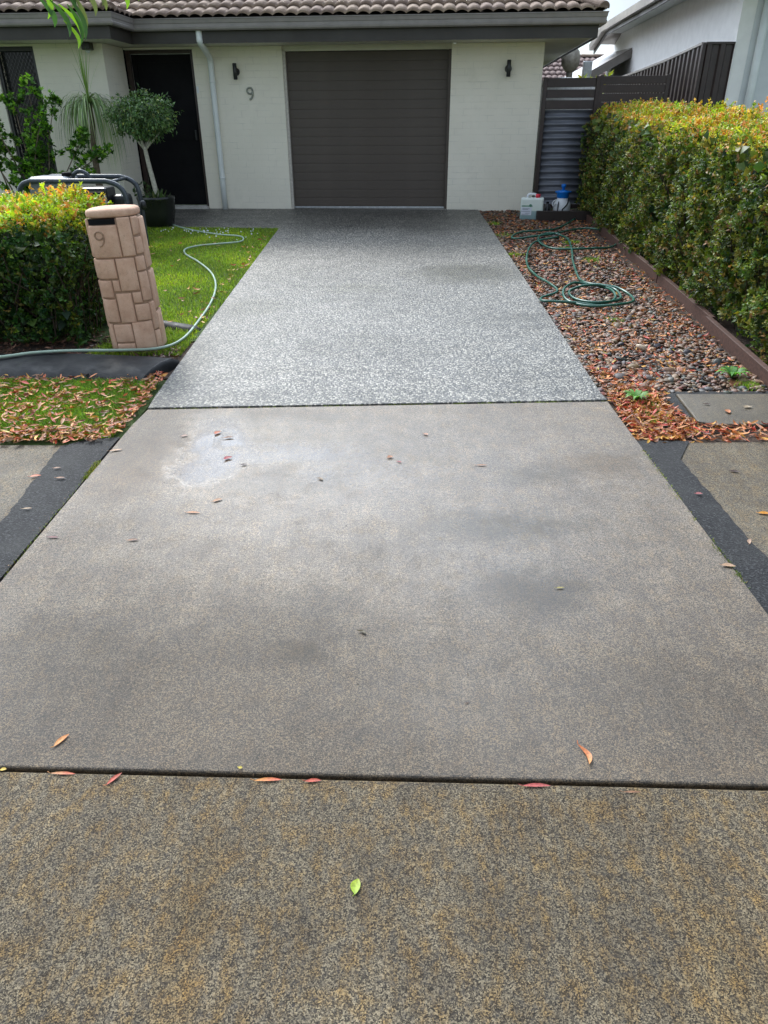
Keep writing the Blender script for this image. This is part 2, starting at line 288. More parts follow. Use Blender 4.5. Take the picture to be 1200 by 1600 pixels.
def fast(name, V, F, mat, cols=None, parent=None, smooth=False):
    """numpy mesh: V (N,3), F (M,k)"""
    V = np.asarray(V, np.float32); F = np.asarray(F, np.int32); k = F.shape[1]
    me = bpy.data.meshes.new(name); me.vertices.add(len(V)); me.vertices.foreach_set('co', V.ravel())
    me.loops.add(F.size); me.loops.foreach_set('vertex_index', F.ravel())
    me.polygons.add(len(F)); me.polygons.foreach_set('loop_start', np.arange(0, F.size, k, dtype=np.int32))
    me.update(calc_edges=True)
    if cols is not None:
        at = me.color_attributes.new('Col', 'FLOAT_COLOR', 'POINT'); c = np.ones((len(V), 4), np.float32); c[:, :3] = cols; at.data.foreach_set('color', c.ravel())
    return mesh_obj(name, me, mat, parent, smooth)
def bx(bm, x0, x1, y0, y1, z0, z1, bev=0, mtx=None, seg=2):
    r = bmesh.ops.create_cube(bm, size=1)['verts']
    for v in r: v.co = Vector(((x0+x1)/2+v.co.x*(x1-x0), (y0+y1)/2+v.co.y*(y1-y0), (z0+z1)/2+v.co.z*(z1-z0)))
    if bev:
        es = list({e for v in r for e in v.link_edges})
        r = bmesh.ops.bevel(bm, geom=es, offset=bev, segments=seg, affect='EDGES', profile=.5)['verts'] 
    if mtx: bmesh.ops.transform(bm, matrix=mtx, verts=list(r))
    return bm
def box(name, x0, x1, y0, y1, z0, z1, mat, parent=None, bev=.004, mtx=None):
    return from_bm(name, bx(bmesh.new(), x0, x1, y0, y1, z0, z1, bev, mtx), mat, parent)
def poly_prism(name, pts, top, bot, mat, parent=None, bev=0):
    """pts: plan polygon (ccw); top/bot: functions of (x, y) or numbers"""
    f = lambda h, p: h(*p) if callable(h) else h
    bm = bmesh.new(); T = [bm.verts.new((p[0], p[1], f(top, p))) for p in pts]; B = [bm.verts.new((p[0], p[1], f(bot, p))) for p in pts]
    ft = bm.faces.new(T); bm.faces.new(B[::-1]); n = len(pts)
    for i in range(n): bm.faces.new((T[i], B[i], B[(i+1) % n], T[(i+1) % n]))
    if bev: bmesh.ops.bevel(bm, geom=list(ft.edges), offset=bev, segments=3, affect='EDGES', profile=.5)
    bmesh.ops.recalc_face_normals(bm, faces=bm.faces)
    return from_bm(name, bm, mat, parent)
def catmull(P, n=6, closed=False):
    P = [Vector(p) for p in P]; out = []
    for i in range(len(P)-1):
        p0, p1, p2, p3 = P[max(i-1, 0)], P[i], P[i+1], P[min(i+2, len(P)-1)]
        for k in range(n):
            t = k/n
            out.append(.5*((2*p1)+(p2-p0)*t+(2*p0-5*p1+4*p2-p3)*t*t+(3*p1-p0-3*p2+p3)*t**3))
    out.append(P[-1]); return out
def tube_data(P, r, sides=8):
    P = [Vector(p) for p in P]; n = len(P); rr = r if hasattr(r, '__len__') else [r]*n
    V = []; F = []; up = Vector((0, 0, 1)); prev = None
    for i in range(n):
        t = (P[min(i+1, n-1)]-P[max(i-1, 0)]).normalized()
        if prev is None: a = t.cross(up if abs(t.z) < .9 else Vector((1, 0, 0))).normalized()
        else: a = (prev-t*prev.dot(t)).normalized()
        prev = a; b_ = t.cross(a)
        for k in range(sides):
            an = 2*pi*k/sides; V.append(P[i]+(a*cos(an)+b_*sin(an))*rr[i])
    for i in range(n-1):
        for k in range(sides): F.append((i*sides+k, i*sides+(k+1) % sides, (i+1)*sides+(k+1) % sides, (i+1)*sides+k))
    return V, F, sides, n
def tube(name, P, r, mat, parent=None, sides=8, bm=None):
    own = bm is None; bm = bm or bmesh.new(); V, F, s, n = tube_data(P, r, sides)
    vs = [bm.verts.new(v) for v in V]
    for f in F: bm.faces.new([vs[i] for i in f])
    bm.faces.new(vs[:s][::-1]); bm.faces.new(vs[-s:])
    if own: return from_bm(name, bm, mat, parent, True)
def lathe(name, prof, mat, parent=None, seg=28, loc=(0, 0, 0), smooth=True, sx=1, sy=1):
    bm = bmesh.new(); rings = []
    for (r, z) in prof:
        rings.append([bm.verts.new((loc[0]+sx*r*cos(2*pi*k/seg), loc[1]+sy*r*sin(2*pi*k/seg), loc[2]+z)) for k in range(seg)])
    for i in range(len(rings)-1):
        for k in range(seg): bm.faces.new((rings[i][k], rings[i][(k+1) % seg], rings[i+1][(k+1) % seg], rings[i+1][k]))
    bm.faces.new(rings[0][::-1]); bm.faces.new(rings[-1])
    return from_bm(name, bm, mat, parent, smooth)
def sweep(name, path, prof, mat, parent, closed_prof=True):
    """profile [(out, w)] swept along plan path [(u, v)], mitred; out is to the right of travel"""
    bm = bmesh.new(); P = [Vector((p[0], p[1])) for p in path]; rings = []
    for i, p in enumerate(P):
        ds = []
        if i > 0: ds.append((p-P[i-1]).normalized())
        if i < len(P)-1: ds.append((P[i+1]-p).normalized())
        ns = [Vector((d.y, -d.x)) for d in ds]
        m = ns[0] if len(ns) == 1 else (ns[0]+ns[1])/(1+ns[0].dot(ns[1]))
        zo = path[i][2] if len(path[i]) > 2 else 0
        rings.append([bm.verts.new((p.x+m.x*o, p.y+m.y*o, w+zo)) for (o, w) in prof])
    k = len(prof)
    for i in range(len(P)-1):
        for j in range(k if closed_prof else k-1): bm.faces.new((rings[i][j], rings[i+1][j], rings[i+1][(j+1) % k], rings[i][(j+1) % k]))
    if closed_prof: bm.faces.new(rings[0]); bm.faces.new(rings[-1][::-1])
    bmesh.ops.recalc_face_normals(bm, faces=bm.faces)
    return from_bm(name, bm, mat, parent)

def leaves_mesh(name, C, D, N, L, Wd, cols, mat, parent=None, fold=.25, kind=None):
    """many leaves: C base points, D directions, N normals, L lengths, Wd widths -> folded 2-quad blades"""
    D = D/np.linalg.norm(D, axis=1, keepdims=True); Sd = np.cross(D, N); Sd /= np.linalg.norm(Sd, axis=1, keepdims=True)+1e-9; N = np.cross(Sd, D)
    L = L[:, None]; Wd = Wd[:, None]; n = len(C)
    tip = C+D*L-N*L*.12; m1 = C+D*L*.45+N*L*.03
    a = C+D*L*.45+Sd*Wd*.5+N*Wd*fold; b_ = C+D*L*.45-Sd*Wd*.5+N*Wd*fold
    V = np.stack([C, a, tip, b_, m1], 1).reshape(-1, 3); i = np.arange(n)[:, None]*5
    F = np.concatenate([i+np.array([0, 1, 4]), i+np.array([1, 2, 4]), i+np.array([4, 2, 3]), i+np.array([0, 4, 3])], 0)
    o = fast(name, V, F, mat, np.repeat(cols, 5, 0), parent)
    if kind: o['kind'] = kind
    return o
def unit(n): v = rng.normal(size=(n, 3)); return v/np.linalg.norm(v, axis=1, keepdims=True)
def pick(n, palette, weights=None, var=.15):
    p = np.array(palette); i = rng.choice(len(p), n, p=None if weights is None else np.array(weights)/sum(weights))
    c = p[i]*(1+rng.normal(0, var, (n, 1)))+rng.normal(0, .006, (n, 3)); return np.clip(c, .002, 1)

# ------------------------------------------------------------------ ground
DX0 = lambda y: -1.551+.004*y
DX1 = lambda y: DX0(y)+2.938
def sheet(name, xs, ys, z, mat):
    V = [(x, y, z(x, y)) for y in ys for x in xs]; nx = len(xs)
    F = [(j*nx+i, j*nx+i+1, (j+1)*nx+i+1, (j+1)*nx+i) for j in range(len(ys)-1) for i in range(nx-1)]
    return fast(name, V, F, mat)
yy = [-300, -60, -10, 0, 1.5, 3, 4.5, 7, 9, 12.41, 16, 60, 300]
tag(sheet('ground', [-300, -60, -10, -2, 2, 10, 60, 300], yy, lambda x, y: zg(y)-.09, M['ground']), kind='structure')

# near footpath slab, and the crossover slab, with a tooled joint between them
jy = lambda x: 1.396-.032*x
tag(poly_prism('footpath_slab', [(-4.5, -1.2), (4.5, -1.2), (4.5, jy(4.5)-.007), (-4.5, jy(-4.5)-.007)], 0, -.1, M['footway'], bev=.008), kind='structure')
ys = [jy(0)+.012, 1.5, 3.0, 4.32]
def drive_slab(name, p0l, p0r, ys, p1l, p1r, mat, bev=.006, dz=0):
    """slab following the rise of the ground; ends given as (x, y)"""
    L_ = [p0l]+[(DX0(y), y) for y in ys]+[p1l]; R_ = [p0r]+[(DX1(y), y) for y in ys]+[p1r]
    bm = bmesh.new(); T = []; Bt = []
    for (a, c) in zip(L_, R_):
        T.append([bm.verts.new((p[0], p[1], zg(p[1])+dz)) for p in (a, c)]); Bt.append([bm.verts.new((p[0], p[1], zg(p[1])-.1)) for p in (a, c)])
    rim = []
    for i in range(len(T)-1):
        bm.faces.new((T[i][0], T[i][1], T[i+1][1], T[i+1][0])); bm.faces.new((Bt[i][0], Bt[i+1][0], Bt[i+1][1], Bt[i][1]))
        bm.faces.new((T[i][0], T[i+1][0], Bt[i+1][0], Bt[i][0])); bm.faces.new((T[i][1], Bt[i][1], Bt[i+1][1], T[i+1][1]))
        rim += [(T[i][0], T[i+1][0]), (T[i][1], T[i+1][1])]
    bm.faces.new((T[0][0], Bt[0][0], Bt[0][1], T[0][1])); bm.faces.new((T[-1][0], T[-1][1], Bt[-1][1], Bt[-1][0])); rim += [(T[0][0], T[0][1]), (T[-1][0], T[-1][1])]
    es = [bm.edges.get(r) for r in rim]; bmesh.ops.bevel(bm, geom=es, offset=bev, segments=3, affect='EDGES', profile=.5)
    bmesh.ops.recalc_face_normals(bm, faces=bm.faces)
    return tag(from_bm(name, bm, mat), kind='structure')
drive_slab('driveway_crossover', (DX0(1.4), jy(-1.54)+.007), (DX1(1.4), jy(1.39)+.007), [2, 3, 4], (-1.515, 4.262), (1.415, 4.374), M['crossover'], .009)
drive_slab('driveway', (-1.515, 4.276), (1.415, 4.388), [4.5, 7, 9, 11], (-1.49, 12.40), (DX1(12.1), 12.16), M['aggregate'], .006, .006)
# strip of slab continuing either side of the crossover along the joint is hidden; asphalt infill strips
zt = lambda d: (lambda x, y: zg(y)+d)
def flat(name, pts, d, mat, bev=0, thick=.06): return tag(poly_prism(name, pts, zt(d), zt(d-thick), mat, bev=bev), kind='structure')
def jag(p, q, n=14, a=.007):
    out = []
    for i in range(1, n):
        t = i/n; out.append((p[0]+(q[0]-p[0])*t+random.uniform(-a, a), p[1]+(q[1]-p[1])*t+random.uniform(-a, a)))
    return out
A0 = [(-1.562, 1.42), (-1.548, 3.83)]; 
lo_ = [(-1.84, 3.70), (-1.80, 3.2), (-1.765, 2.8), (-1.78, 2.2), (-1.80, 1.42)]
flat('asphalt_strip', [A0[0]]+jag(A0[0], A0[1], 16, .005)+[A0[1], (-1.72, 3.80)]+[lo_[0]]+jag(lo_[0], lo_[1])+[lo_[1]]+jag(lo_[1], lo_[2])+[lo_[2]]+jag(lo_[2], lo_[3])+[lo_[3], lo_[4]], -.004, M['asphalt'])
ro_ = [(1.60, 1.42), (1.575, 2.3), (1.57, 2.9), (1.565, 3.5), (1.70, 3.74)]
flat('asphalt_strip', [ro_[0], ro_[1]]+jag(ro_[1], ro_[2])+[ro_[2]]+jag(ro_[2], ro_[3])+[ro_[3], ro_[4], (1.37+.03, 3.75)]+jag((1.40, 3.75), (1.40, 1.42), 16, .004)+[(1.40, 1.42)], -.004, M['asphalt'])
flat('footpath', [(-6, 1.42), (-1.70, 1.42), (-1.70, 3.735), (-6, 3.79)], -.012, M['path_l'], .006)
flat('footpath', [(1.50, 1.42), (6, 1.42), (6, 3.81), (1.50, 3.735)], -.012, M['path_l'], .006)
flat('concrete_pad', [(1.86, 4.03), (1.95, 3.99), (3.4, 3.95), (3.4, 4.50), (1.90, 4.51)], -.002, M['pad'], .008)
flat('asphalt_strip', [(1.76, 4.10), (1.845, 4.03), (1.895, 4.52), (3.4, 4.512), (3.4, 4.57), (1.80, 4.575)], -.012, M['asphalt'])
# planted ground
flat('verge_soil', [(-6, 3.68), (-1.55, 3.72), (-1.55, 4.88), (-6, 4.92)], -.034, M['lawn_soil'])
flat('garden_soil', [(-6, 4.90), (-1.54, 4.90), (-1.54, 5.75), (-2.2, 6.15), (-6, 6.2)], -.026, M['soil'])
def lawnpoly(): return [(-6, 6.15), (-2.2, 6.1), (-1.54, 5.7), (-1.53, 7), (-1.52, 9), (-1.5, 10.68), (-3.0, 10.82), (-6, 11.1)]
def lawn_sheet():
    ys = np.linspace(5.7, 11.2, 30); xs = np.linspace(-6, -1.5, 12)
    V = []; 
    for y in ys:
        x1 = DX0(y)+.005
        for k in range(12):
            x = -6+(x1+6)*k/11; yy_ = min(y, 10.72+(-1.5-x)*.09); V.append((x, yy_, zg(yy_)-.015))
    F = [(j*12+i, j*12+i+1, (j+1)*12+i+1, (j+1)*12+i) for j in range(29) for i in range(11)]
    return tag(fast('lawn_soil', V, F, M['lawn_soil']), kind='structure')
lawn_sheet()
tag(poly_prism('entry_path', [(-7, 11.16), (-3.0, 10.80), (-1.495, 10.66), (-1.495, 12.39), (-4.2, 12.62), (-7, 12.8)], zt(-.001), zt(-.07), M['path_agg'], bev=.005), kind='structure')
flat('verge_soil', [(1.405, 3.66), (3.4, 3.66), (3.4, 4.1), (1.86, 4.1), (1.85, 4.6), (1.42, 4.62)], -.03, M['soil'])
def gx0(y): return DX1(y)-.01
def gravel_bed():
    ys = [4.55, 5.5, 7, 9, 11, 12.35]; V = []; 
    for y in ys: V += [(gx0(y), y, zg(y)-.04), (2.7+.03*(y-4.6), y, zg(y)-.04)]
    F = [(2*i, 2*i+1, 2*i+3, 2*i+2) for i in range(len(ys)-1)]
    tag(fast('gravel_bed_soil', V, F, M['soil']), kind='structure')
    V = []
    for y in ys: V += [(2.55+.03*(y-4.6), y, zg(y)-.02), (4.6, y, zg(y)-.02)]
    tag(fast('hedge_soil', V, F, M['soil']), kind='structure')
gravel_bed()

# ------------------------------------------------------------------ house
PSI = .0703; HO = Vector((-1.492, 12.41, .422)); HE = Vector((cos(PSI), -sin(PSI), 0)); HN = Vector((sin(PSI), cos(PSI), 0))
def hw(u, v, w=0): return HO+HE*u+HN*v+Vector((0, 0, w))
house = thing('house', 'single storey house with painted cream brick walls, dark garage door and brown tiled roof', 'house', HO, -PSI)
ST = 2.2                                                     # soffit height
VL = -.75
def wall(u0, u1, v0, v1, w0, w1): return box('wall', u0, u1, v0, v1, w0, w1, M['wall'], house, 0)
wall(-1.385, -.045, 0, .23, -.25, ST); wall(2.44, 3.76, 0, .23, -.25, ST)
wall(3.53, 3.76, .233, 7.5, -.25, ST-.002)
wall(-2.66, -2.43, VL+.232, -.003+.0, -.25, ST-.001)        # return wall beside the front door
wall(-3.43, -2.66+.23, VL, VL+.23, -.25, ST); wall(-6.4, -4.02, VL, VL+.23, -.25, ST)
wall(-4.017, -3.433, VL+.002, VL+.228, 2.175, ST-.001); wall(-4.017, -3.433, VL+.002, VL+.228, -.25, .12)
wall(-2.425, -1.388, .002, .228, 2.175, ST-.001)
wall(-6.4, -6.17, VL+.232, 7.5, -.25, ST-.002)
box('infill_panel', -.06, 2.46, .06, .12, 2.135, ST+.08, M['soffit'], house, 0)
# soffit (one continuous board under the eaves)
SOF = [(-6.9, -1.33), (-2.07, -1.33), (-2.07, -.58), (4.34, -.58), (4.34, 7.9), (3.6, 7.9), (3.6, .1), (2.5, .1), (2.5, .02), (-.1, .02), (-.1, .1), (-2.5, .1), (-2.5, -.6), (-6.9, -.6)]
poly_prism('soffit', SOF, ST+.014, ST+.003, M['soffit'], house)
EP = [(-6.9, -1.35), (-2.05, -1.35), (-2.05, -.6), (4.36, -.6), (4.36, 8)]
sweep('fascia', EP, [(0, ST-.012), (.02, ST-.012), (.02, ST+.25), (0, ST+.25)], M['fascia'], house)
g0 = ST+.135
sweep('gutter', EP, [(.023, g0), (.09, g0-.004), (.105, g0+.012), (.108, g0+.035), (.100, g0+.042), (.100, g0+.075), (.106, g0+.082), (.112, g0+.122), (.118, g0+.128), (.118, g0+.138), (.108, g0+.138), (.09, g0+.10), (.08, g0+.012), (.023, g0+.012)], M['gutter'], house)
# front door: opening, frame, screen
dr = bpy.data.objects.new('door', None); link(dr, house)
box('door_screen', -2.36, -1.44, .10, .13, .05, 2.12, M['black'], dr)
bm = bmesh.new(); bx(bm, -2.425, -2.365, .05, .16, .03, 2.172); bx(bm, -1.435, -1.389, .05, .16, .03, 2.172); bx(bm, -2.362, -1.438, .052, .158, 2.125, 2.172); from_bm('frame', bm, M['brownframe'], dr)
bm = bmesh.new(); bx(bm, -2.34, -2.28, .085, .099, .08, 2.1); bx(bm, -1.52, -1.46, .085, .099, .08, 2.1); bx(bm, -2.278, -1.522, .086, .098, .98, 1.06); bx(bm, -2.278, -1.522, .086, .098, .08, .25); bx(bm, -2.278, -1.522, .086, .098, 2.02, 2.1); from_bm('screen_frame', bm, M['black'], dr)
box('handle', -1.50, -1.475, .05, .085, .98, 1.12, M['blackmetal'], dr)
box('side_panel', -2.655, -2.428, .12, .15, -.01, ST-.004, M['black'], dr, 0)
box('door_step', -2.66, -1.39, -.06, .2, -.1, .028, M['step'], house, .006)
tag(box('doorbell', -1.375, -1.345, -.014, -.001, 1.61, 1.70, M['whiteplastic'], house, .003))
# left wing screened window
wn = bpy.data.objects.new('window', None); link(wn, house)
bm = bmesh.new(); v0, v1 = VL+.03, VL+.09
for a in ((-4.016, -3.975, .122, 2.172), (-3.475, -3.434, .122, 2.172)): bx(bm, a[0], a[1], v0, v1, a[2], a[3])
bx(bm, -3.973, -3.477, v0, v1, .122, .17); bx(bm, -3.973, -3.477, v0, v1, 2.12, 2.172); from_bm('frame', bm, M['blackmetal'], wn)
box('glass', -3.974, -3.476, VL+.12, VL+.128, .13, 2.17, M['glass'], wn, 0)
bm = bmesh.new()
for k in range(-3, 28):
    for sgn in (1, -1):
        z0_ = .17+k*.085; pts = []
        x0_, x1_ = -3.972, -3.478; wz = 1.6*(x1_-x0_)
        za, zb = (z0_, z0_+wz) if sgn > 0 else (z0_+wz, z0_)
        def cl(xa, za, xb, zb, lo=.17, hi=2.12):
            t0, t1 = 0., 1.; dz = zb-za
            for lim, s_ in ((lo, 1), (hi, -1)):
                t = (lim-za)/dz
                if s_*dz > 0: t0 = max(t0, t)
                else: t1 = min(t1, t)
            return None if t0 >= t1 else ((xa+(xb-xa)*t0, za+dz*t0), (xa+(xb-xa)*t1, za+dz*t1))
        q = cl(x0_, za, x1_, zb)
        if q: tube('', [(q[0][0], VL+.05+.006*sgn, q[0][1]), (q[1][0], VL+.05+.006*sgn, q[1][1])], .004, None, None, 4, bm)
from_bm('grille', bm, M['blackmetal'], wn)
# garage door: curtain slats in side guides
gd = bpy.data.objects.new('garage_door', None); link(gd, house)
NS = 17; sh = 2.10/NS
bm = bmesh.new()
prof = [(-.005, .0), (-.007, .003), (-.008, sh*.25), (-.0076, sh*.5), (-.008, sh*.75), (-.007, sh-.003), (-.005, sh-.0005), (.012, sh-.0005), (.012, 0)]
vsA = [bm.verts.new((0, a, c)) for a, c in prof]; vsB = [bm.verts.new((2.40, a, c)) for a, c in prof]
for i in range(len(prof)): j = (i+1) % len(prof); bm.faces.new((vsA[i], vsB[i], vsB[j], vsA[j]))
bm.faces.new(vsA); bm.faces.new(vsB[::-1]); bmesh.ops.recalc_face_normals(bm, faces=bm.faces)
sl = from_bm('door_slat', bm, M['garage'], gd); sl.location = (-.002, .10, .028)
for k in range(1, NS):
    c = sl.copy(); COL.objects.link(c); c.location = (-.002, .10, .028+k*sh)
box('bottom_rail', -.002, 2.398, .085, .115, .002, .026, M['steel'], gd, .002)
for a, b2 in ((-.06, -.004), (2.40, 2.46)): box('door_guide', a, b2, .03, .118, -.1, 2.134, M['jamb' if a < 0 else 'garage'], gd, .003)
box('door_backing', -.04, 2.436, .125, .14, -.1, 2.2, M['garage'], gd, 0)  # unseen panel added behind the slats to keep light from leaking through
box('garage_floor', -.04, 2.43, .0, .4, -.12, -.004, M['step'], house, 0)
# downpipe with swan neck, wall lights, number
dp = catmull([(-1.07, -.62, 2.36), (-1.07, -.62, 2.27), (-1.07, -.60, 2.2), (-1.085, -.35, 2.13), (-1.105, -.12, 2.07), (-1.11, -.052, 2.0), (-1.11, -.05, 1.9)], 5)+[Vector((-1.11, -.05, 1.2)), Vector((-1.11, -.05, .5)), Vector((-1.11, -.05, -.05))]
pp = tube('downpipe', dp, .043, M['pipe'], house, 14)
for z in (1.75, .45): lathe('pipe_bracket', [(.045, -.012), (.049, -.01), (.049, .01), (.045, .012)], M['pipe'], pp, 14, (-1.11, -.05, z))
for u, txt in ((-.745, 'small black cylindrical wall light above the house number, left of the garage door'), (3.265, 'small black cylindrical wall light right of the garage door')):
    t = thing('wall_light', txt, 'wall light', hw(u, 0, 1.88), -PSI, 'wall lights beside the garage door')
    bm = bmesh.new(); r_ = bmesh.ops.create_cone(bm, segments=20, radius1=.052, radius2=.045, depth=.025, cap_ends=True, matrix=Matrix.Translation((0, -.015, 0)) @ Matrix.Rotation(pi/2, 4, 'X')); from_bm('mounting_plate', bm, M['blackmetal'], t, False)
    lathe('lamp_body', [(.022, -.105), (.030, -.10), (.030, .10), (.024, .105)], M['blackmetal'], t, 18, (0, -.085, 0)); box('arm', -.012, .012, -.06, -.026, -.02, .02, M['blackmetal'], t, .002)
def nine(s):                                                 # outline of a 9, height 1
    P = [(.27*cos(a), .72+.25*sin(a)) for a in np.linspace(0, 2*pi, 15)]
    return [(x*s, z*s) for x, z in P], [(x*s, z*s) for x, z in [(.27, .72), (.27, .5), (.22, .28), (.08, .08), (-.08, .02)]]
a_, b_ = nine(.16)
nn = thing('house_number', 'metal numeral 9 fixed to the painted wall left of the garage door', 'house number', hw(-.565, 0, 1.52), -PSI)
bm = bmesh.new(); tube('', [(x, -.012, z) for x, z in a_], .0125, None, None, 8, bm); tube('', [(x, -.012, z) for x, z in catmull([(p[0], 0, p[1]) for p in b_], 5) and [(q.x, q.z) for q in catmull([(p[0], 0, p[1]) for p in b_], 5)]], .0135, None, None, 8, bm); from_bm('numeral', bm, M['number'], nn, True)
t = thing('security_light', 'black sensor floodlight under the eave at the corner of the left wing', 'floodlight', hw(-2.60, VL, ST), -PSI)
box('housing', -.06, .06, -.16, -.02, -.09, -.002, M['blackmetal'], t, .01); lathe('lens', [(.01, 0), (.03, .01), (.035, .03)], M['whiteplastic'], t, 14, (0, -.09, -.125))
box('bracket', -.02, .02, -.035, 0-.002, -.06, 0.0, M['blackmetal'], t, .002)

# ---- tiled roof
TS = math.tan(R(22)); CS = cos(R(22)); GA = .32; TW = .33
def tile_bm():
    bm = bmesh.new(); NX = 17; L_ = GA+.06
    rows = []
    for y, lift in ((0, .030), (0.001, .044), (L_*.5, .026), (L_, .004)):
        rows.append([(TW*i/(NX-1), y, lift+.034*abs(sin(pi*2*i/(NX-1)))**.75 if y or lift > .031 else lift-.012+.034*abs(sin(pi*2*i/(NX-1)))**.75) for i in range(NX)])
    vs = [[bm.verts.new(p) for p in r] for r in rows]
    for j in range(3):
        for i in range(NX-1): bm.faces.new((vs[j][i], vs[j][i+1], vs[j+1][i+1], vs[j+1][i]))
    return bm
tme = bpy.data.meshes.new('roof_tile'); _b = tile_bm(); _b.to_mesh(tme); _b.free(); tme.materials.append(M['tile']); tme.polygons.foreach_set('use_smooth', np.ones(len(tme.polygons), bool))
tfar = tme.copy(); tfar.materials.clear(); tfar.materials.append(M['fartile'])
def tiles(parent, origin, ud, upd, s0, s1, amax, lo, hi, rows_single, me=tme, mat=None, jw=.006):
    """tile a roof plane. origin: eave point; ud: unit along eave; upd: unit plan direction up the slope. lo(a)/hi(a): limits of s at plan distance a"""
    ud = Vector(ud); upd = Vector(upd); sl_ = (upd*CS+Vector((0, 0, sin(R(22))))).normalized(); nm = ud.cross(sl_)
    base = Matrix((( ud.x, sl_.x, nm.x, 0), (ud.y, sl_.y, nm.y, 0), (ud.z, sl_.z, nm.z, 0), (0, 0, 0, 1)))
    rest = bmesh.new(); nrow = int(amax/(GA*CS))
    for j in range(nrow):
        a0 = j*GA*CS; a1 = (j*GA+GA+.06)*CS
        for i in range(int((s1-s0)/TW)+1):
            s = s0+i*TW
            if s > max(hi(a0), hi(a1)) or s+TW < min(lo(a0), lo(a1)): continue
            p = Vector(origin)+ud*s+sl_*(j*GA)+nm*random.uniform(0, .004)
            mt = Matrix.Translation(p) @ base @ Matrix.Rotation(random.uniform(-jw, jw), 4, 'Z')
            cut = s+TW > min(hi(a0), hi(a1)) or s < max(lo(a0), lo(a1))
            if not cut and j < rows_single:
                o = link(bpy.data.objects.new('roof_tile', me), parent); o.matrix_local = mt; continue
            bm = bmesh.new(); bm.from_mesh(me)
            bmesh.ops.transform(bm, matrix=mt, verts=bm.verts)
            if cut:
                for (f, sg) in ((hi, 1), (lo, -1)):
                    k = f(1)-f(0); pt = Vector(origin)+ud*f(0); dn = (upd+ud*k).normalized(); pn = Vector((dn.y, -dn.x, 0))
                    if pn.dot(ud)*sg < 0: pn = -pn
                    bmesh.ops.bisect_plane(bm, geom=bm.verts[:]+bm.edges[:]+bm.faces[:], plane_co=pt, plane_no=pn, clear_outer=True)
            if not bm.faces: bm.free(); continue
            m2 = bpy.data.meshes.new('roof_tile'); bm.to_mesh(m2); bm.free()
            if j < rows_single:
                m2.materials.append(me.materials[0]); m2.polygons.foreach_set('use_smooth', np.ones(len(m2.polygons), bool)); link(bpy.data.objects.new('roof_tile', m2), parent)
            else: rest.from_mesh(m2); bpy.data.meshes.remove(m2)
    if rest.faces: o = from_bm('upper_roof_tiles', rest, me.materials[0], parent, True); o['kind'] = 'stuff'
    else: rest.free()
WE = ST+.268
HU, HV = 4.44, -.68; LU, LV = -1.97, -1.43                     # eave corners
pk = 4.6
bm = bmesh.new()
def pl(pts): bm.faces.new([bm.verts.new(p) for p in pts])
def rz_(v0, v): return WE-.012+(v-v0)*TS
pl([(LU, HV, rz_(HV, HV)), (HU, HV, rz_(HV, HV)), (HU-pk, HV+pk, rz_(HV, HV+pk)), (LU-pk, HV+pk, rz_(HV, HV+pk))])
pl([(-7, LV, WE-.012), (LU, LV, WE-.012), (LU-pk, LV+pk, rz_(LV, LV+pk)), (-7, LV+pk, rz_(LV, LV+pk))])
pl([(LU, LV, WE-.012), (LU, HV, WE-.012), (LU-pk, HV+pk, WE-.012+pk*TS), (LU-pk, LV+pk, WE-.012+pk*TS)])
pl([(HU, HV, WE-.012), (HU, 8.6, WE-.012), (HU-pk, 8.6-.02, WE-.012+pk*TS), (HU-pk, HV+pk, WE-.012+pk*TS)])
pl([(-7, LV+pk+.001, WE-.012+pk*TS), (HU-pk, HV+pk, WE-.012+pk*TS-.002), (HU-pk, 9.5, WE-.1), (-7, 9.5, WE-.1)])
roof = from_bm('roof', bm, M['underlay'], house)
tiles(roof, (0, HV, WE), (1, 0, 0), (0, 1, 0), -7.1, HU, pk, lambda a: LU-a, lambda a: HU-a, 6)
tiles(roof, (0, LV, WE), (1, 0, 0), (0, 1, 0), -7.0, LU, pk*.6, lambda a: -7.05, lambda a: LU-a, 5)
tiles(roof, (LU, 0, WE), (0, 1, 0), (-1, 0, 0), LV-.02, HV+pk*.6, pk*.6, lambda a: LV+a, lambda a: HV+a, 5)
tiles(roof, (HU, 0, WE), (0, 1, 0), (-1, 0, 0), HV, 8.5, pk, lambda a: HV+a, lambda a: 8.5, 0)
def caps(p0, d, n, parent):
    d = Vector(d).normalized(); sd_ = d.cross(Vector((0, 0, 1))).normalized(); up_ = sd_.cross(d)
    for i in range(n):
        bm = bmesh.new(); rings = []
        for (t, r_) in ((0, .105), (.012, .112), (.40, .095)):
            rings.append([bm.verts.new(Vector(p0)+d*(i*.36+t)+sd_*(cos(a)*r_)+up_*(sin(a)*r_*.62+.02)) for a in np.linspace(-.15, pi+.15, 11)])
        for j in range(2):
            for k in range(10): bm.faces.new((rings[j][k], rings[j][k+1], rings[j+1][k+1], rings[j+1][k]))
        bm.faces.new(rings[0]); from_bm('ridge_cap', bm, M['tile'], parent, False)
caps((HU-.02, HV+.02, WE+.035), (-1, 1, TS), 12, roof); caps((LU-.02, LV+.02, WE+.035), (-1, 1, TS), 7, roof)

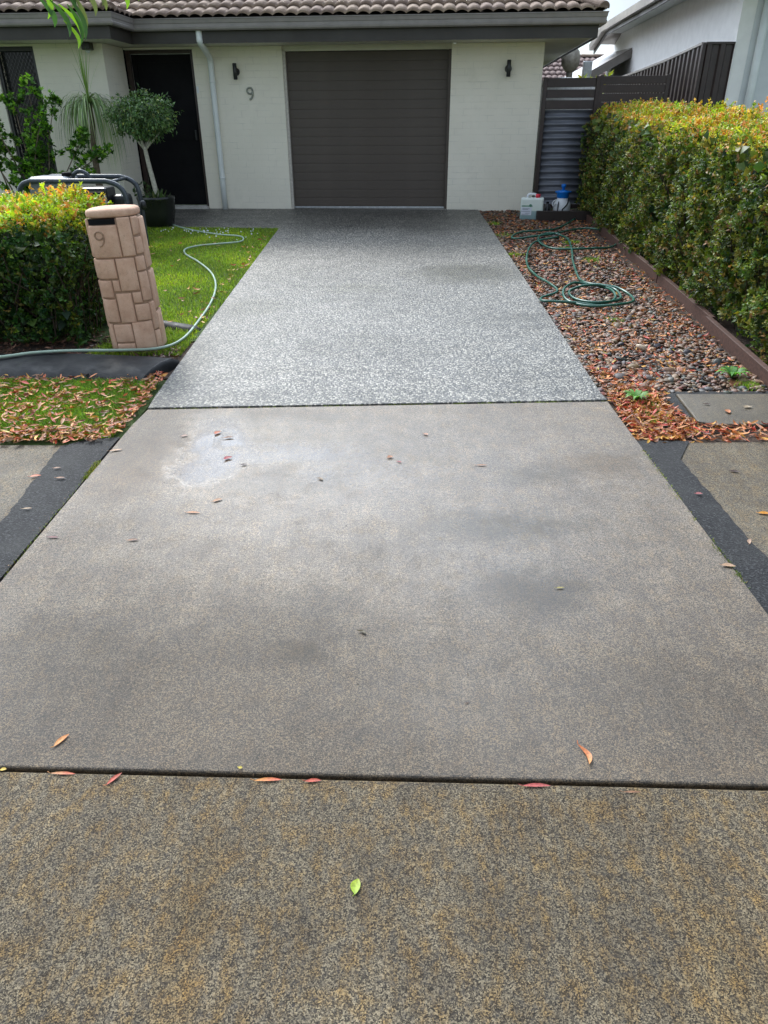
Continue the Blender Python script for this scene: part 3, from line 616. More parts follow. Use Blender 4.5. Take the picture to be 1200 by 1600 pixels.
# ------------------------------------------------------------------ gate, fences, neighbour's house
gy = lambda x: 12.14-(x-2.26)*.07
gate = thing('side_gate', 'dark brown side gate with three slats over charcoal corrugated steel, beside the house corner', 'gate', (2.285, 12.13, zg(12.13)), -PSI)
gz = zg(12.13)
def gb(name, u0, u1, z0, z1, v0=0, v1=.03, mat='fencebrown', par=None): return box(name, u0, u1, v0, v1, z0-gz, z1-gz, M[mat], par or gate, .003)
gb('post', 0, .055, .38, 2.19, -.01, .05); gb('post', .755, .82, .38, 2.20, -.02, .06)
for z0, z1 in ((2.065, 2.18), (1.93, 2.035), (1.785, 1.90)): gb('slat', .058, .752, z0, z1)
bm = bmesh.new(); NZ = 14*10; z0, z1 = .50, 1.775; rows = []
for k in range(NZ+1):
    z = z0+(z1-z0)*k/NZ; v = .02-.018*cos(2*pi*14*k/NZ) 
    rows.append([bm.verts.new((.058, v, z-gz)), bm.verts.new((.752, v, z-gz)), bm.verts.new((.752, v+.003, z-gz)), bm.verts.new((.058, v+.003, z-gz))])
for k in range(NZ):
    for j in range(4): bm.faces.new((rows[k][j], rows[k][(j+1) % 4], rows[k+1][(j+1) % 4], rows[k+1][j]))
bmesh.ops.recalc_face_normals(bm, faces=bm.faces); from_bm('corrugated_sheet', bm, M['corr'], gate, True)
gb('bottom_rail', .058, .752, .43, .495)
scr = thing('slat_screen', 'dark brown horizontal slat screen between the gate and the sheet fence, behind the hedge', 'screen fence', (3.12, 12.06, zg(12.06)), -PSI)
for z1 in np.arange(2.20, .5, -.11): box('slat', 0, .90, 0, .025, z1-.098-gz, z1-gz, M['fencebrown'], scr, .003)
for u in (-.03, .90): box('post', u, u+.05, -.012, .04, 0, 2.215-gz, M['fencebrown'], scr, .003)
# sheet-steel boundary fence: runs back along the neighbour's wall, front bay turns to meet the wall
fn = thing('sheet_fence', 'dark brown ribbed sheet steel fence running back beside the neighbour wall', 'fence', (4.5, 12.06, .42))
def ribbed(name, L_, h, parent, mtx, hb=None, nr=1):
    """one ribbed panel: trapezoid vertical ribs"""
    bm = bmesh.new(); pitch = .19; xs = []
    x = 0
    while x < L_-1e-3:
        for dx, d in ((0, 0), (.02, .03), (.085, .03), (.105, 0)):
            if x+dx <= L_: xs.append((x+dx, d))
        x += pitch
    xs.append((L_, 0)); hh = hb or (lambda x: h)
    T = [bm.verts.new((x, -d, hh(x))) for x, d in xs]; B = [bm.verts.new((x, -d, 0)) for x, d in xs]
    for i in range(len(xs)-1): bm.faces.new((B[i], B[i+1], T[i+1], T[i]))
    o = from_bm(name, bm, M['colorbond'], parent); o.matrix_local = mtx
    return o
topz = lambda y: float(np.interp(y, [12.06, 14, 16.3, 24], [2.57, 2.46, 2.39, 2.25]))
segs = [12.06+i*1.55 for i in range(8)]
d_ = Vector((.07, 1, 0)).normalized(); 
for i in range(7):
    y0, y1 = segs[i], segs[i+1]; p0 = Vector((4.5+.04*(y0-12.06), y0, 0)); p1 = Vector((4.5+.04*(y1-12.06), y1, 0)); L_ = (p1-p0).length; dd = (p1-p0)/L_
    mt = Matrix.Translation(p0-Vector((4.5, 12.06, 0))) @ Matrix(((-dd.x, dd.y, 0, 0), (-dd.y, -dd.x, 0, 0), (0, 0, 1, 0), (0, 0, 0, 1)))
    # panel faces -x: local x runs towards the viewer
    mt = Matrix.Translation(p1-Vector((4.5, 12.06, 0))) @ Matrix(((-dd.x, dd.y*-1*-1, 0, 0), (-dd.y, -dd.x*-1*-1, 0, 0), (0, 0, 1, 0), (0, 0, 0, 1)))
    ribbed('fence_panel', L_-.03, 2, fn, mt, lambda x, y0=y0, y1=y1, L_=L_: topz(y1+(y0-y1)*x/L_)-.42)
    box('post', -.03, .03, -.03, .03, 0, topz(y1)-.42+.01, M['colorbond'], fn, .002, Matrix.Translation(p1-Vector((4.5, 12.06, 0))))
    bm = bmesh.new(); za, zb = topz(y0)-.42, topz(y1)-.42; a = p0-Vector((4.5, 12.06, 0)); c = p1-Vector((4.5, 12.06, 0))
    V = [bm.verts.new((q.x+sx_, q.y, zz+dz)) for q, zz in ((a, za), (c, zb)) for sx_ in (-.04, .025) for dz in (0, .03)]
    for f in ((0, 1, 5, 4), (2, 6, 7, 3), (1, 3, 7, 5), (0, 4, 6, 2), (0, 2, 3, 1), (4, 5, 7, 6)): bm.faces.new([V[k] for k in f])
    from_bm('top_rail', bm, M['gutter'], fn)
ribbed('fence_panel', .40, 2, fn, Matrix.Translation((.015, -.01, 0)), lambda x: 2.15)
box('post', -.035, .012, -.04, .03, 0, 2.165, M['colorbond'], fn, .003); box('top_rail', .014, .42, -.045, .02, 2.15, 2.18, M['colorbond'], fn, .003)

nb = thing('neighbour_house', 'white rendered neighbouring house with grey gutter at the upper right', 'house', (4.93, 12.05, .42))
nd = Vector((.07, 1, 0)).normalized()
def npoly(name, pts, z0, z1, mat): return poly_prism(name, [(p[0]-4.93, p[1]-12.05) for p in pts], z1-.42, z0-.42, mat, nb)
c0 = (4.93, 12.05); c1 = (5.58, 21.35)
npoly('wall', [c0, (5.13, 12.05), (5.79, 21.35), c1], .2, 3.44, M['render'])
npoly('wall', [(5.132, 12.05), (9.5, 12.05), (9.5, 12.25), (5.145, 12.25)], .2, 3.438, M['render_grey'])
npoly('wall', [(5.60, 21.13), (9.5, 21.13), (9.5, 21.348), (5.60, 21.348)], .2, 3.438, M['render_grey'])
epath = [(4.27-4.93, 11.4-12.05), (4.36-4.93, 12.05-12.05), (4.60-4.93, 14.89-12.05), (4.9-4.93, 19.15-12.05), (4.99-4.93, 20.47-12.05, -.26)]
epr = [(p[0], p[1]) + ((p[2],) if len(p) > 2 else ()) for p in epath][::-1]
sweep('gutter', epr, [(0, 3.40-.42), (.10, 3.40-.42), (.12, 3.52-.42), (.0, 3.52-.42)], M['gutter'], nb)
sweep('fascia', epr, [(-.03, 3.33-.42), (-.003, 3.33-.42), (-.003, 3.53-.42), (-.03, 3.53-.42)], M['fascia'], nb)
sweep('fascia', [(9.5-4.93, 11.4-12.05), (4.24-4.93, 11.4-12.05)][::-1], [(-.02, 3.33-.42), (.01, 3.33-.42), (.01, 3.53-.42), (-.02, 3.53-.42)], M['fascia'], nb)
npoly('soffit', [(4.31, 11.42), (9.5, 11.42), (9.5, 12.3), (5.2, 12.3), (5.8, 21.3), (5.0, 20.4), (4.93, 19.1), (4.63, 14.9)], 3.443, 3.455, M['render_grey'])
bm = bmesh.new()
for f in ([(4.26, 11.4, 3.53), (4.90, 19.15, 3.53), (7.4, 17.5, 4.4), (7.2, 13.3, 4.4)], [(4.26, 11.4, 3.53), (7.2, 13.3, 4.4), (9.6, 13.3, 4.4), (9.6, 11.4, 3.53)], [(4.90, 19.15, 3.53), (4.99, 20.47, 3.27), (9.6, 21.9, 3.27), (9.6, 17.5, 4.4), (7.4, 17.5, 4.4)]):
    bm.faces.new([bm.verts.new((p[0]-4.93, p[1]-12.05, p[2]-.42)) for p in f])
from_bm('roof', bm, M['gutter'], nb)
tube('downpipe', [(5.25-4.93, 11.98-12.05, 3.1), (5.25-4.93, 11.98-12.05, 0.0)], .055, M['pipe'], nb, 14)

# ------------------------------------------------------------------ things behind the gate
fh = thing('far_house', 'distant house with reddish brown tiled roof seen over the gate', 'house', (5.5, 25, .5))
def ftile(par, o_, n, rows):
    sl_ = Vector((0, CS, sin(R(22))))
    for j in range(rows):
        for i in range(n):
            ob = link(bpy.data.objects.new('roof_tile', tfar), par)
            ob.matrix_local = Matrix.Translation(Vector(o_)+Vector((i*TW, 0, 0))+sl_*(j*GA)) @ Matrix.Rotation(R(22), 4, 'X')
bm = bmesh.new(); bx(bm, -2.6, 3.4, -1.8, 3, 0, 1.95); from_bm('wall', bm, M['render_grey'], fh)
bm = bmesh.new(); z_ = 2.05
for f in ([(-3, -2, z_-.02), (3.8, -2, z_-.02), (3.8, 0.0, z_+2*TS-.02), (-3, 0.0, z_+2*TS-.02)], [(-3, 0.001, z_+2*TS-.02), (3.8, 0.001, z_+2*TS-.02), (3.8, 3.4, z_-.1), (-3, 3.4, z_-.1)]): bm.faces.new([bm.verts.new(p) for p in f])
rf = from_bm('roof', bm, M['underlay'], fh); ftile(rf, (-3, -2, z_-.02), 20, 6)
caps((-3, -.09, z_+2*TS-.055), (1, 0, 0), 18, rf)
sh_ = thing('low_roof', 'grey edged lean-to roof sloping up to the right, seen over the gate', 'roof', (4.4, 18.6, 2.0))
bm = bmesh.new()
P0, P1 = Vector((-.15, 0, .42)), Vector((1.4, 0, 1.2)); 
def slab(bm, P0, P1, y0, y1, t0, t1):
    V = [bm.verts.new(p) for p in [(P0.x, y0, P0.z+t0), (P1.x, y0, P1.z+t0), (P1.x, y1, P1.z+t0), (P0.x, y1, P0.z+t0), (P0.x, y0, P0.z+t1), (P1.x, y0, P1.z+t1), (P1.x, y1, P1.z+t1), (P0.x, y1, P0.z+t1)]]
    for f in ((3, 2, 1, 0), (4, 5, 6, 7), (0, 1, 5, 4), (1, 2, 6, 5), (2, 3, 7, 6), (3, 0, 4, 7)): bm.faces.new([V[k] for k in f])
slab(bm, P0, P1, 0, .03, -.12, .02); from_bm('barge_board', bm, M['gutter'], sh_)
bm = bmesh.new(); slab(bm, P0, P1, .04, 3, 0, .06); from_bm('roof_sheet', bm, M['gutter'], sh_)
bm = bmesh.new(); bx(bm, .1, 1.35, .2, 2.9, -1.55, .5); from_bm('wall', bm, M['fascia'], sh_)
t = thing('water_tank', 'cream round water tank whose domed lid shows over the gate slats', 'water tank', (3.1, 14.6, zg(14.6)))
lathe('tank_body', [(.55, 0), (.58, .02), (.58, 1.60), (.56, 1.72)], M['water_tank'], t, 32); lathe('lid', [(.565, 1.722), (.50, 1.79), (.3, 1.84), (.08, 1.86), (.02, 1.862)], M['water_tank'], t, 32)
t = thing('roof_flue', 'weathered flue pipe with round cowl standing behind the gate under the eave', 'flue', (3.49, 16, zg(16)))
lathe('flue_pipe', [(.06, 0), (.06, 2.02)], M['flue'], t, 16); lathe('cowl', [(.07, 2.0), (.10, 2.02), (.17, 2.12), (.175, 2.22), (.15, 2.33), (.08, 2.41), (.02, 2.43)], M['flue'], t, 20)
t = box('metal_post', 3.74, 3.90, 15.95, 16.07, .4, 2.635, M['steel'], None, .01); tag(t, 'square galvanised steel post standing behind the gate, right of the flue', 'post')

# ------------------------------------------------------------------ mailbox
MB = Vector((-1.94, 5.56, zg(5.45)-.02)); mbx = thing('mailbox', 'pinkish sandstone look pillar mailbox with slot and number 9 beside the left hedge', 'mailbox', MB, R(3)); mbx.rotation_euler = (0, R(-2.2), R(3))
ha, hb_, ne = .19, .17, 3.4
th = np.linspace(-pi*1.5, pi*.5, 721)
cx_ = ha*np.sign(np.cos(th))*np.abs(np.cos(th))**(2/ne); cy_ = hb_*np.sign(np.sin(th))*np.abs(np.sin(th))**(2/ne)
ds = np.r_[0, np.cumsum(np.hypot(np.diff(cx_), np.diff(cy_)))]; tot = ds[-1]
il = np.argmin(np.abs(th-(-pi+.62))); ir = np.argmin(np.abs(th-(-.62)))
def mcon(g, off=0, taper=1.):
    s = (ds[il]+(ds[ir]-ds[il])*g) % tot; x = np.interp(s, ds, cx_); y = np.interp(s, ds, cy_)
    e_ = .004; x2 = np.interp((s+e_) % tot, ds, cx_); y2 = np.interp((s+e_) % tot, ds, cy_); x1 = np.interp((s-e_) % tot, ds, cx_); y1 = np.interp((s-e_) % tot, ds, cy_)
    t_ = Vector((x2-x1, y2-y1, 0)).normalized(); n_ = Vector((t_.y, -t_.x, 0)); return Vector((x*taper, y*taper, 0))+n_*off
MT = lambda z: 1.01-.035*z
bm = bmesh.new(); rings = []
for z in (0, .25, .5, .75, 1.0):
    rings.append([bm.verts.new(mcon(g, -.012, MT(z))+Vector((0, 0, z*.965))) for g in np.arange(48)/48*tot/(ds[ir]-ds[il])])
for j in range(4):
    for k in range(48): bm.faces.new((rings[j][k], rings[j][(k+1) % 48], rings[j+1][(k+1) % 48], rings[j+1][k]))
bm.faces.new(rings[-1]); from_bm('body', bm, M['joint'], mbx, True)
gt = tot/(ds[ir]-ds[il])
blocks = [(.02, .64, .706, .925), (.66, .93, .71, .972), (-.09, .0, .71, .972), (.95, 1.16, .85, .972), (.95, 1.16, .72, .835), (-.02, .46, .56, .697), (.48, .86, .47, .70), (.88, 1.12, .605, .705), (-.02, .31, .425, .55), (.33, .465, .47, .55),
 (.88, 1.12, .39, .595), (-.02, .325, .245, .415), (.345, .66, .24, .455), (.68, .86, .38, .458), (.68, .985, .25, .37), (1.0, 1.18, .17, .375), (-.02, .125, .04, .235), (.145, .53, .095, .23), (.545, .98, .02, .242), (.145, .53, .02, .085),
 (-.2, -.04, .56, .70), (-.2, -.04, .40, .55), (-.2, -.04, .2, .39), (-.2, -.04, .02, .19), (1.0, 1.18, .02, .16)]
for (r0, r1) in ((.02, .3), (.31, .6), (.61, .97)):
    n_ = 4
    for k in range(n_): blocks.append((1.2+(gt-1.4-.02)*k/n_+.01, 1.2+(gt-1.42)*(k+1)/n_-.01, r0, r1-.012))
for (f0, f1, z0, z1) in blocks:
    bm = bmesh.new(); NU = max(5, int((f1-f0)*14)+3); NV = 5; G = []
    us = [0, .03*.4/(f1-f0)*1.0]; e1 = min(.3, .010/((f1-f0)*(ds[ir]-ds[il]))); e2 = min(.3, .010/(z1-z0))
    us = [0, e1*.4]+list(np.linspace(e1, 1-e1, NU))+[1-e1*.4, 1]; vs_ = [0, e2*.4]+list(np.linspace(e2, 1-e2, 3))+[1-e2*.4, 1]
    for b2 in vs_:
        row = []
        for a in us:
            du = min(a, 1-a)/e1; dv = min(b2, 1-b2)/e2; q = min(1, du)*1.; q2 = min(1, dv)
            off = -.010+.013*(1-(1-min(1, q))**2)**.5*(1-(1-min(1, q2))**2)**.5+random.uniform(-.0018, .0018)
            z = z0+(z1-z0)*b2; row.append(bm.verts.new(mcon(f0+(f1-f0)*a, off, MT(z))+Vector((0, 0, z))))
        G.append(row)
    for j in range(len(G)-1):
        for k in range(len(us)-1): bm.faces.new((G[j][k], G[j][k+1], G[j+1][k+1], G[j+1][k]))
    from_bm('stone_block', bm, M['sandstone'], mbx, True)
# domed cap and slot
bm = bmesh.new(); rings = []
for (o_, z) in ((-.030, .974), (-.020, .979), (-.016, .99), (-.016, 1.010), (-.022, 1.022), (-.04, 1.030), (-.09, 1.036), (-.15, 1.040)):
    rings.append([bm.verts.new(mcon(g, 0, 1.015*(1+o_/.2))+Vector((0, 0, z))) for g in np.arange(56)/56*gt])
for j in range(len(rings)-1):
    for k in range(56): bm.faces.new((rings[j][k], rings[j][(k+1) % 56], rings[j+1][(k+1) % 56], rings[j+1][k]))
bm.faces.new(rings[-1]); from_bm('cap', bm, M['sandstone'], mbx, True)
bm = bmesh.new()
for a in range(8):
    g0_, g1_ = .055+(.575)*a/8, .055+(.575)*(a+1)/8
    vv = [bm.verts.new(mcon(g, -.006, MT(.95))+Vector((0, 0, z))) for g, z in ((g0_, .93), (g1_, .93), (g1_, .969), (g0_, .969))]; bm.faces.new(vv)
bmesh.ops.remove_doubles(bm, verts=bm.verts, dist=1e-5); from_bm('letter_slot', bm, M['black'], mbx)
a_, b_ = nine(.105); bm = bmesh.new()
fr = lambda x, z: mcon(.27+x/.33, .0045, MT(.8))+Vector((0, 0, .785+z))
tube('', [fr(x, z) for x, z in a_], .006, None, None, 6, bm); tube('', [fr(q.x, q.z) for q in catmull([(p[0], 0, p[1]) for p in b_], 4)], .0055, None, None, 6, bm); from_bm('number', bm, M['joint'], mbx, True)

# ------------------------------------------------------------------ edgings
def edging(name, top, prof, mat, label, cat):
    bm = bmesh.new(); P = [Vector(p) for p in top]; rings = []
    for i, p in enumerate(P):
        t = (P[min(i+1, len(P)-1)]-P[max(i-1, 0)]); t.z = 0; t.normalize(); n_ = Vector((t.y, -t.x, 0)); sc = min(1, .25+i*.5, .25+(len(P)-1-i)*.4)
        rings.append([bm.verts.new(p+n_*o*(.7+.3*sc)+Vector((0, 0, z*sc))) for o, z in prof])
    for i in range(len(P)-1):
        for j in range(len(prof)-1): bm.faces.new((rings[i][j], rings[i][j+1], rings[i+1][j+1], rings[i+1][j]))
    bm.faces.new(rings[0]); bm.faces.new(rings[-1][::-1]); bmesh.ops.recalc_face_normals(bm, faces=bm.faces)
    return tag(from_bm(name, bm, mat, None, True), label, cat)
ep = catmull([(x, y, zg(y)-.03) for x, y in [(-5, 5.05), (-4, 5.1), (-3, 5.10), (-2.5, 5.11), (-2.1, 5.07), (-1.8, 5.03), (-1.66, 5.0), (-1.60, 4.98)]], 5)
edging('garden_edging', ep, [(.24, 0), (.20, .045), (.12, .075), (0, .09), (-.12, .085), (-.2, .05), (-.23, 0)], M['bitumen'], 'black bitumen garden edging curving along the front of the left hedge and mailbox', 'garden edging')
edging('garden_edging', catmull([(x, y, zg(y)-.02) for x, y in [(-2.9, 6.35), (-2.3, 6.3), (-1.95, 6.15), (-1.7, 6.02), (-1.58, 5.97)]], 4), [(.07, 0), (.05, .035), (0, .045), (-.05, .035), (-.07, 0)], M['bitumen'], 'short grey edging strip between lawn and mailbox bed', 'garden edging')
def plank(x0, y0, x1, y1, h=.13, th=.045, tilt=0):
    a = Vector((x0, y0, zg(y0)-.04)); c = Vector((x1, y1, zg(y1)-.04)); d = c-a; L_ = d.length
    o = box('timber_board', 0, L_, -th/2, th/2, 0, h, M['timber'], te, .003); x = d.normalized(); y = Vector((0, 0, 1)).cross(x).normalized(); z = x.cross(y)
    m_ = Matrix(((x.x, y.x, z.x, a.x), (x.y, y.y, z.y, a.y), (x.z, y.z, z.z, a.z), (0, 0, 0, 1))); o.matrix_local = Matrix.Translation(-te.location) @ m_ @ Matrix.Rotation(tilt, 4, 'X'); return o
te = thing('timber_edging', 'reddish brown timber board edging between the pebble bed and the right hedge', 'garden edging', (2.7, 7, zg(7)))
plank(2.575, 4.62, 2.655, 5.98, .125); plank(2.68, 5.96, 2.755, 7.5, .125, .045, .04); plank(2.765, 7.54, 2.90, 11.1, .125, .045, -.03)
box('stake', -.02, .02, -.02, .02, 0, .17, M['timber'], te, .002, Matrix.Translation((2.80-2.7, 7.52-7, zg(7.52)-zg(7)-.04)))
sl_o = box('timber_sleeper', 0, .80, -.04, .04, 0, .155, M['darktimber'], None, .006); sl_o.location = (2.17, 11.20, zg(11.2)-.03); sl_o.rotation_euler = (0, 0, -PSI); tag(sl_o, 'dark timber sleeper lying across the far end of the pebble bed', 'sleeper')

# ------------------------------------------------------------------ drum and sprayer
dm = thing('plastic_drum', 'translucent white jerrycan with red cap and green printed label by the house corner', 'jerrycan', (2.13, 11.38, zg(11.38)-.02), R(-12))
box('body', -.165, .165, -.10, .10, 0, .30, M['drum'], dm, .022)
bm = bmesh.new(); hp_ = catmull([(-.075, 0, .296), (-.07, 0, .33), (-.04, 0, .345), (.02, 0, .345), (.05, 0, .33), (.055, 0, .296)], 4); tube('', hp_, .017, None, None, 8, bm); from_bm('handle', bm, M['whiteplastic'], dm, True)
lathe('cap', [(.028, .30), (.034, .305), (.034, .345), (.028, .35)], M['redplastic'], dm, 18, (.075, -.02, 0))
lb = box('label', -.15, .0, -.1035, -.1008, .07, .175, M['paper'], dm, 0)
box('print', -.145, .01, -.1035, -.1008, .185, .20, M['greenprint'], dm, 0); bm = bmesh.new()
bmesh.ops.create_circle(bm, cap_ends=True, segments=16, radius=.02, matrix=Matrix.Translation((-.02, -.1042, .20)) @ Matrix.Rotation(pi/2, 4, 'X')); from_bm('logo', bm, M['greenprint'], dm)
bm = bmesh.new()
for z, a, c in ((.155, -.13, -.03), (.145, -.13, -.05), (.118, -.148, -.02), (.095, -.09, -.02), (.08, -.14, -.04)): bx(bm, a, c, -.1050, -.1037, z, z+.004)
from_bm('small_print', bm, M['darkprint'], lb)
sp = thing('pump_sprayer', 'white garden pump sprayer with blue head and black strap in front of the gate', 'sprayer', (2.62, 11.62, zg(11.62)+.0))
lathe('bottle', [(.115, 0), (.125, .01), (.127, .13), (.12, .17), (.085, .22), (.078, .245)], M['whiteplastic'], sp, 28)
lathe('collar', [(.082, .24), (.09, .25), (.088, .30), (.105, .315), (.105, .335), (.05, .345), (.03, .35)], M['blueplastic'], sp, 24)
lathe('pump_handle', [(.022, .345), (.02, .38), (.034, .39), (.036, .42), (.02, .43)], M['blueplastic'], sp, 16, sx=1)
box('spout', -.115, .12, -.015, .015, .315, .335, M['blueplastic'], sp, .004)
tube('strap', catmull([(-.02, -.13, .09), (.03, -.128, .14), (.06, -.11, .18), (.085, -.03, .235)], 4), .008, M['black'], sp, 6); tube('strap', catmull([(-.02, -.13, .09), (.0, -.132, .05), (.01, -.13, .01)], 4), .008, M['black'], sp, 6)
tube('spray_hose', catmull([(-.085, -.02, .22), (-.13, -.02, .2), (-.15, -.02, .16), (-.13, -.03, .13), (-.1, -.09, .17), (-.09, -.1, .1), (-.09, -.1, .02)], 4), .008, M['whiteplastic'], sp, 6)
tube('spray_lance', [(-.085, -.105, .01), (-.075, -.11, .2)], .008, M['black'], sp, 6)
jar = thing('dark_bottle', 'small dark bottle between the jerrycan and the sprayer', 'bottle', (2.40, 11.60, zg(11.6)))
lathe('bottle_body', [(.05, 0), (.055, .01), (.055, .12), (.03, .15), (.02, .17)], M['blackmetal'], jar, 16); lathe('lid', [(.022, .171), (.022, .19)], M['black'], jar, 12)

# ------------------------------------------------------------------ hoses
PALE = [[-3.6, 4.95], [-3.2, 4.98], [-2.816, 5.063], [-2.593, 5.16], [-2.337, 5.24], [-2.008, 5.29], [-1.74, 5.391], [-1.638, 5.673], [-1.621, 6.166], [-1.641, 6.784], [-1.723, 7.387], [-1.885, 7.944], [-2.144, 8.481], [-2.391, 8.903], [-2.463, 9.202], [-2.35, 9.395], [-2.134, 9.509], [-1.897, 9.626], [-1.86, 9.80], [-1.95, 10.02], [-2.25, 10.15], [-2.7, 10.5], [-3.05, 10.9], [-3.3, 11.3]]
def pz(x, y):
    z = zg(y)+.012
    if y < 5.4 and x < -1.7: z += .045*max(0, min(1, (5.35-y)/.15))*min(1, max(0, (-1.62-x)/.3))+.02
    return z
tag(tube('garden_hose', catmull([(x, y, pz(x, y)) for x, y in PALE], 8), .0105, M['hosepale'], None, 8), 'pale grey green hose snaking over the lawn and past the mailbox', 'hose')
GH = [[2.95, 11.75], [2.88, 11.553], [2.661, 11.0], [2.31, 10.4], [2.092, 10.17], [1.773, 10.042], [1.614, 9.824], [1.64, 9.68], [1.9, 9.74], [2.2, 9.95], [2.5, 10.3], [2.73, 10.339], [2.902, 10.008], [2.868, 9.453], [2.711, 9.141], [2.482, 8.996], [2.162, 8.931], [1.965, 9.085], [1.9, 9.5], [2.0, 9.85], [2.18, 9.95], [2.294, 9.719], [2.25, 9.3], [2.14, 8.7], [2.063, 8.315], [1.964, 7.576], [2.0, 7.3], [2.1, 7.2], [2.2, 7.08], [2.17, 6.8], [2.02, 6.62], [1.85, 6.60], [1.74, 6.8], [1.75, 7.05], [1.95, 7.2], [2.2, 7.18], [2.29, 6.95], [2.24, 6.65], [2.05, 6.5], [1.8, 6.52], [1.66, 6.75], [1.69, 7.05], [1.84, 7.3],
      [1.98, 7.33], [2.12, 7.2], [2.14, 6.95], [2.08, 6.7], [1.9, 6.58], [1.7, 6.62], [1.5, 6.62], [1.42, 6.70], [1.45, 6.85], [1.62, 7.0], [1.60, 7.3], [1.55, 7.65], [1.53, 8.1], [1.58, 8.5], [1.72, 9.091], [1.9, 9.55], [2.2, 9.75]]
gp = catmull([(x, y, zg(y)+.02+.012*(1+sin(i*1.7))) for i, (x, y) in enumerate(GH)], 7)
tag(tube('garden_hose', gp, .0125, M['hosegreen'], None, 8), 'dark green garden hose lying in loose coils on the pebble bed', 'hose')

# ------------------------------------------------------------------ pressure cleaner / generator behind the left hedge
ge = thing('framed_machine', 'black petrol powered machine in a tubular roll frame behind the left hedge', 'generator', (-3.50, 9.0, zg(9.0)), 0)
def loop(y, xl, xr, top, bow=.0): return catmull([(xl, y, .05), (xl, y, .3), (xl, y, top-.16), (xl+.05, y, top-.04), (xl+.16, y, top)], 4)+catmull([(xr-.2, y, top-.005), (xr-.07, y, top-.05), (xr, y, top-.17), (xr, y, .3), (xr, y, .05)], 4)
tube('frame_tube', loop(-.28, -.62, .57, .815), .027, M['bluegrey_tube'], ge, 12); tube('frame_tube', loop(.28, -.60, .55, .83), .027, M['bluegrey_tube'], ge, 12)
for x in (-.45, .42): tube('cross_tube', [(x, -.28, .8), (x, .28, .81)], .018, M['bluegrey_tube'], ge, 10)
for x in (-.62, .56): tube('cross_tube', [(x*.97, -.28, .10), (x*.97, .28, .10)], .02, M['bluegrey_tube'], ge, 10)
tube('lifting_handle', catmull([(-.12, .05, .80), (-.10, .05, .86), (-.02, .05, .90), (.06, .05, .86), (.09, .05, .80)], 5), .022, M['bluegrey_tube'], ge, 10)
box('fuel_tank', -.55, -.10, -.2, .22, .62, .85, M['greyplastic'], ge, .05); lathe('fuel_cap', [(.05, .85), (.055, .855), (.055, .88), (.04, .89)], M['black'], ge, 18, (-.16, 0, 0))
box('engine_block', .02, .34, -.22, .1, .36, .74, M['blackmetal'], ge, .03); box('air_filter', .05, .32, -.26, -.225, .42, .70, M['black'], ge, .015)
box('silver_strip', .325, .345, -.285, -.262, .46, .66, M['steel'], ge, .003); box('starter_cover', .345, .5, -.12, .2, .3, .66, M['blackmetal'], ge, .05)
box('red_panel', .0, .08, -.235, -.222, .715, .735, M['redplastic'], ge, .002); box('pump_head', -.5, -.05, -.18, .2, .18, .52, M['steel'], ge, .04); box('base_tray', -.6, .56, -.27, .27, .10, .135, M['blackmetal'], ge, .004)
for x in (-.4, .4):
    bm = bmesh.new(); bmesh.ops.create_cone(bm, segments=24, radius1=.13, radius2=.13, depth=.07, cap_ends=True, matrix=Matrix.Translation((x, .34, .13)) @ Matrix.Rotation(pi/2, 4, 'X')); from_bm('wheel', bm, M['black'], ge)
lathe('end_knob', [(.02, -.05), (.035, -.03), (.035, .03), (.02, .05)], M['blackmetal'], ge, 12, (.60, .2, .52))

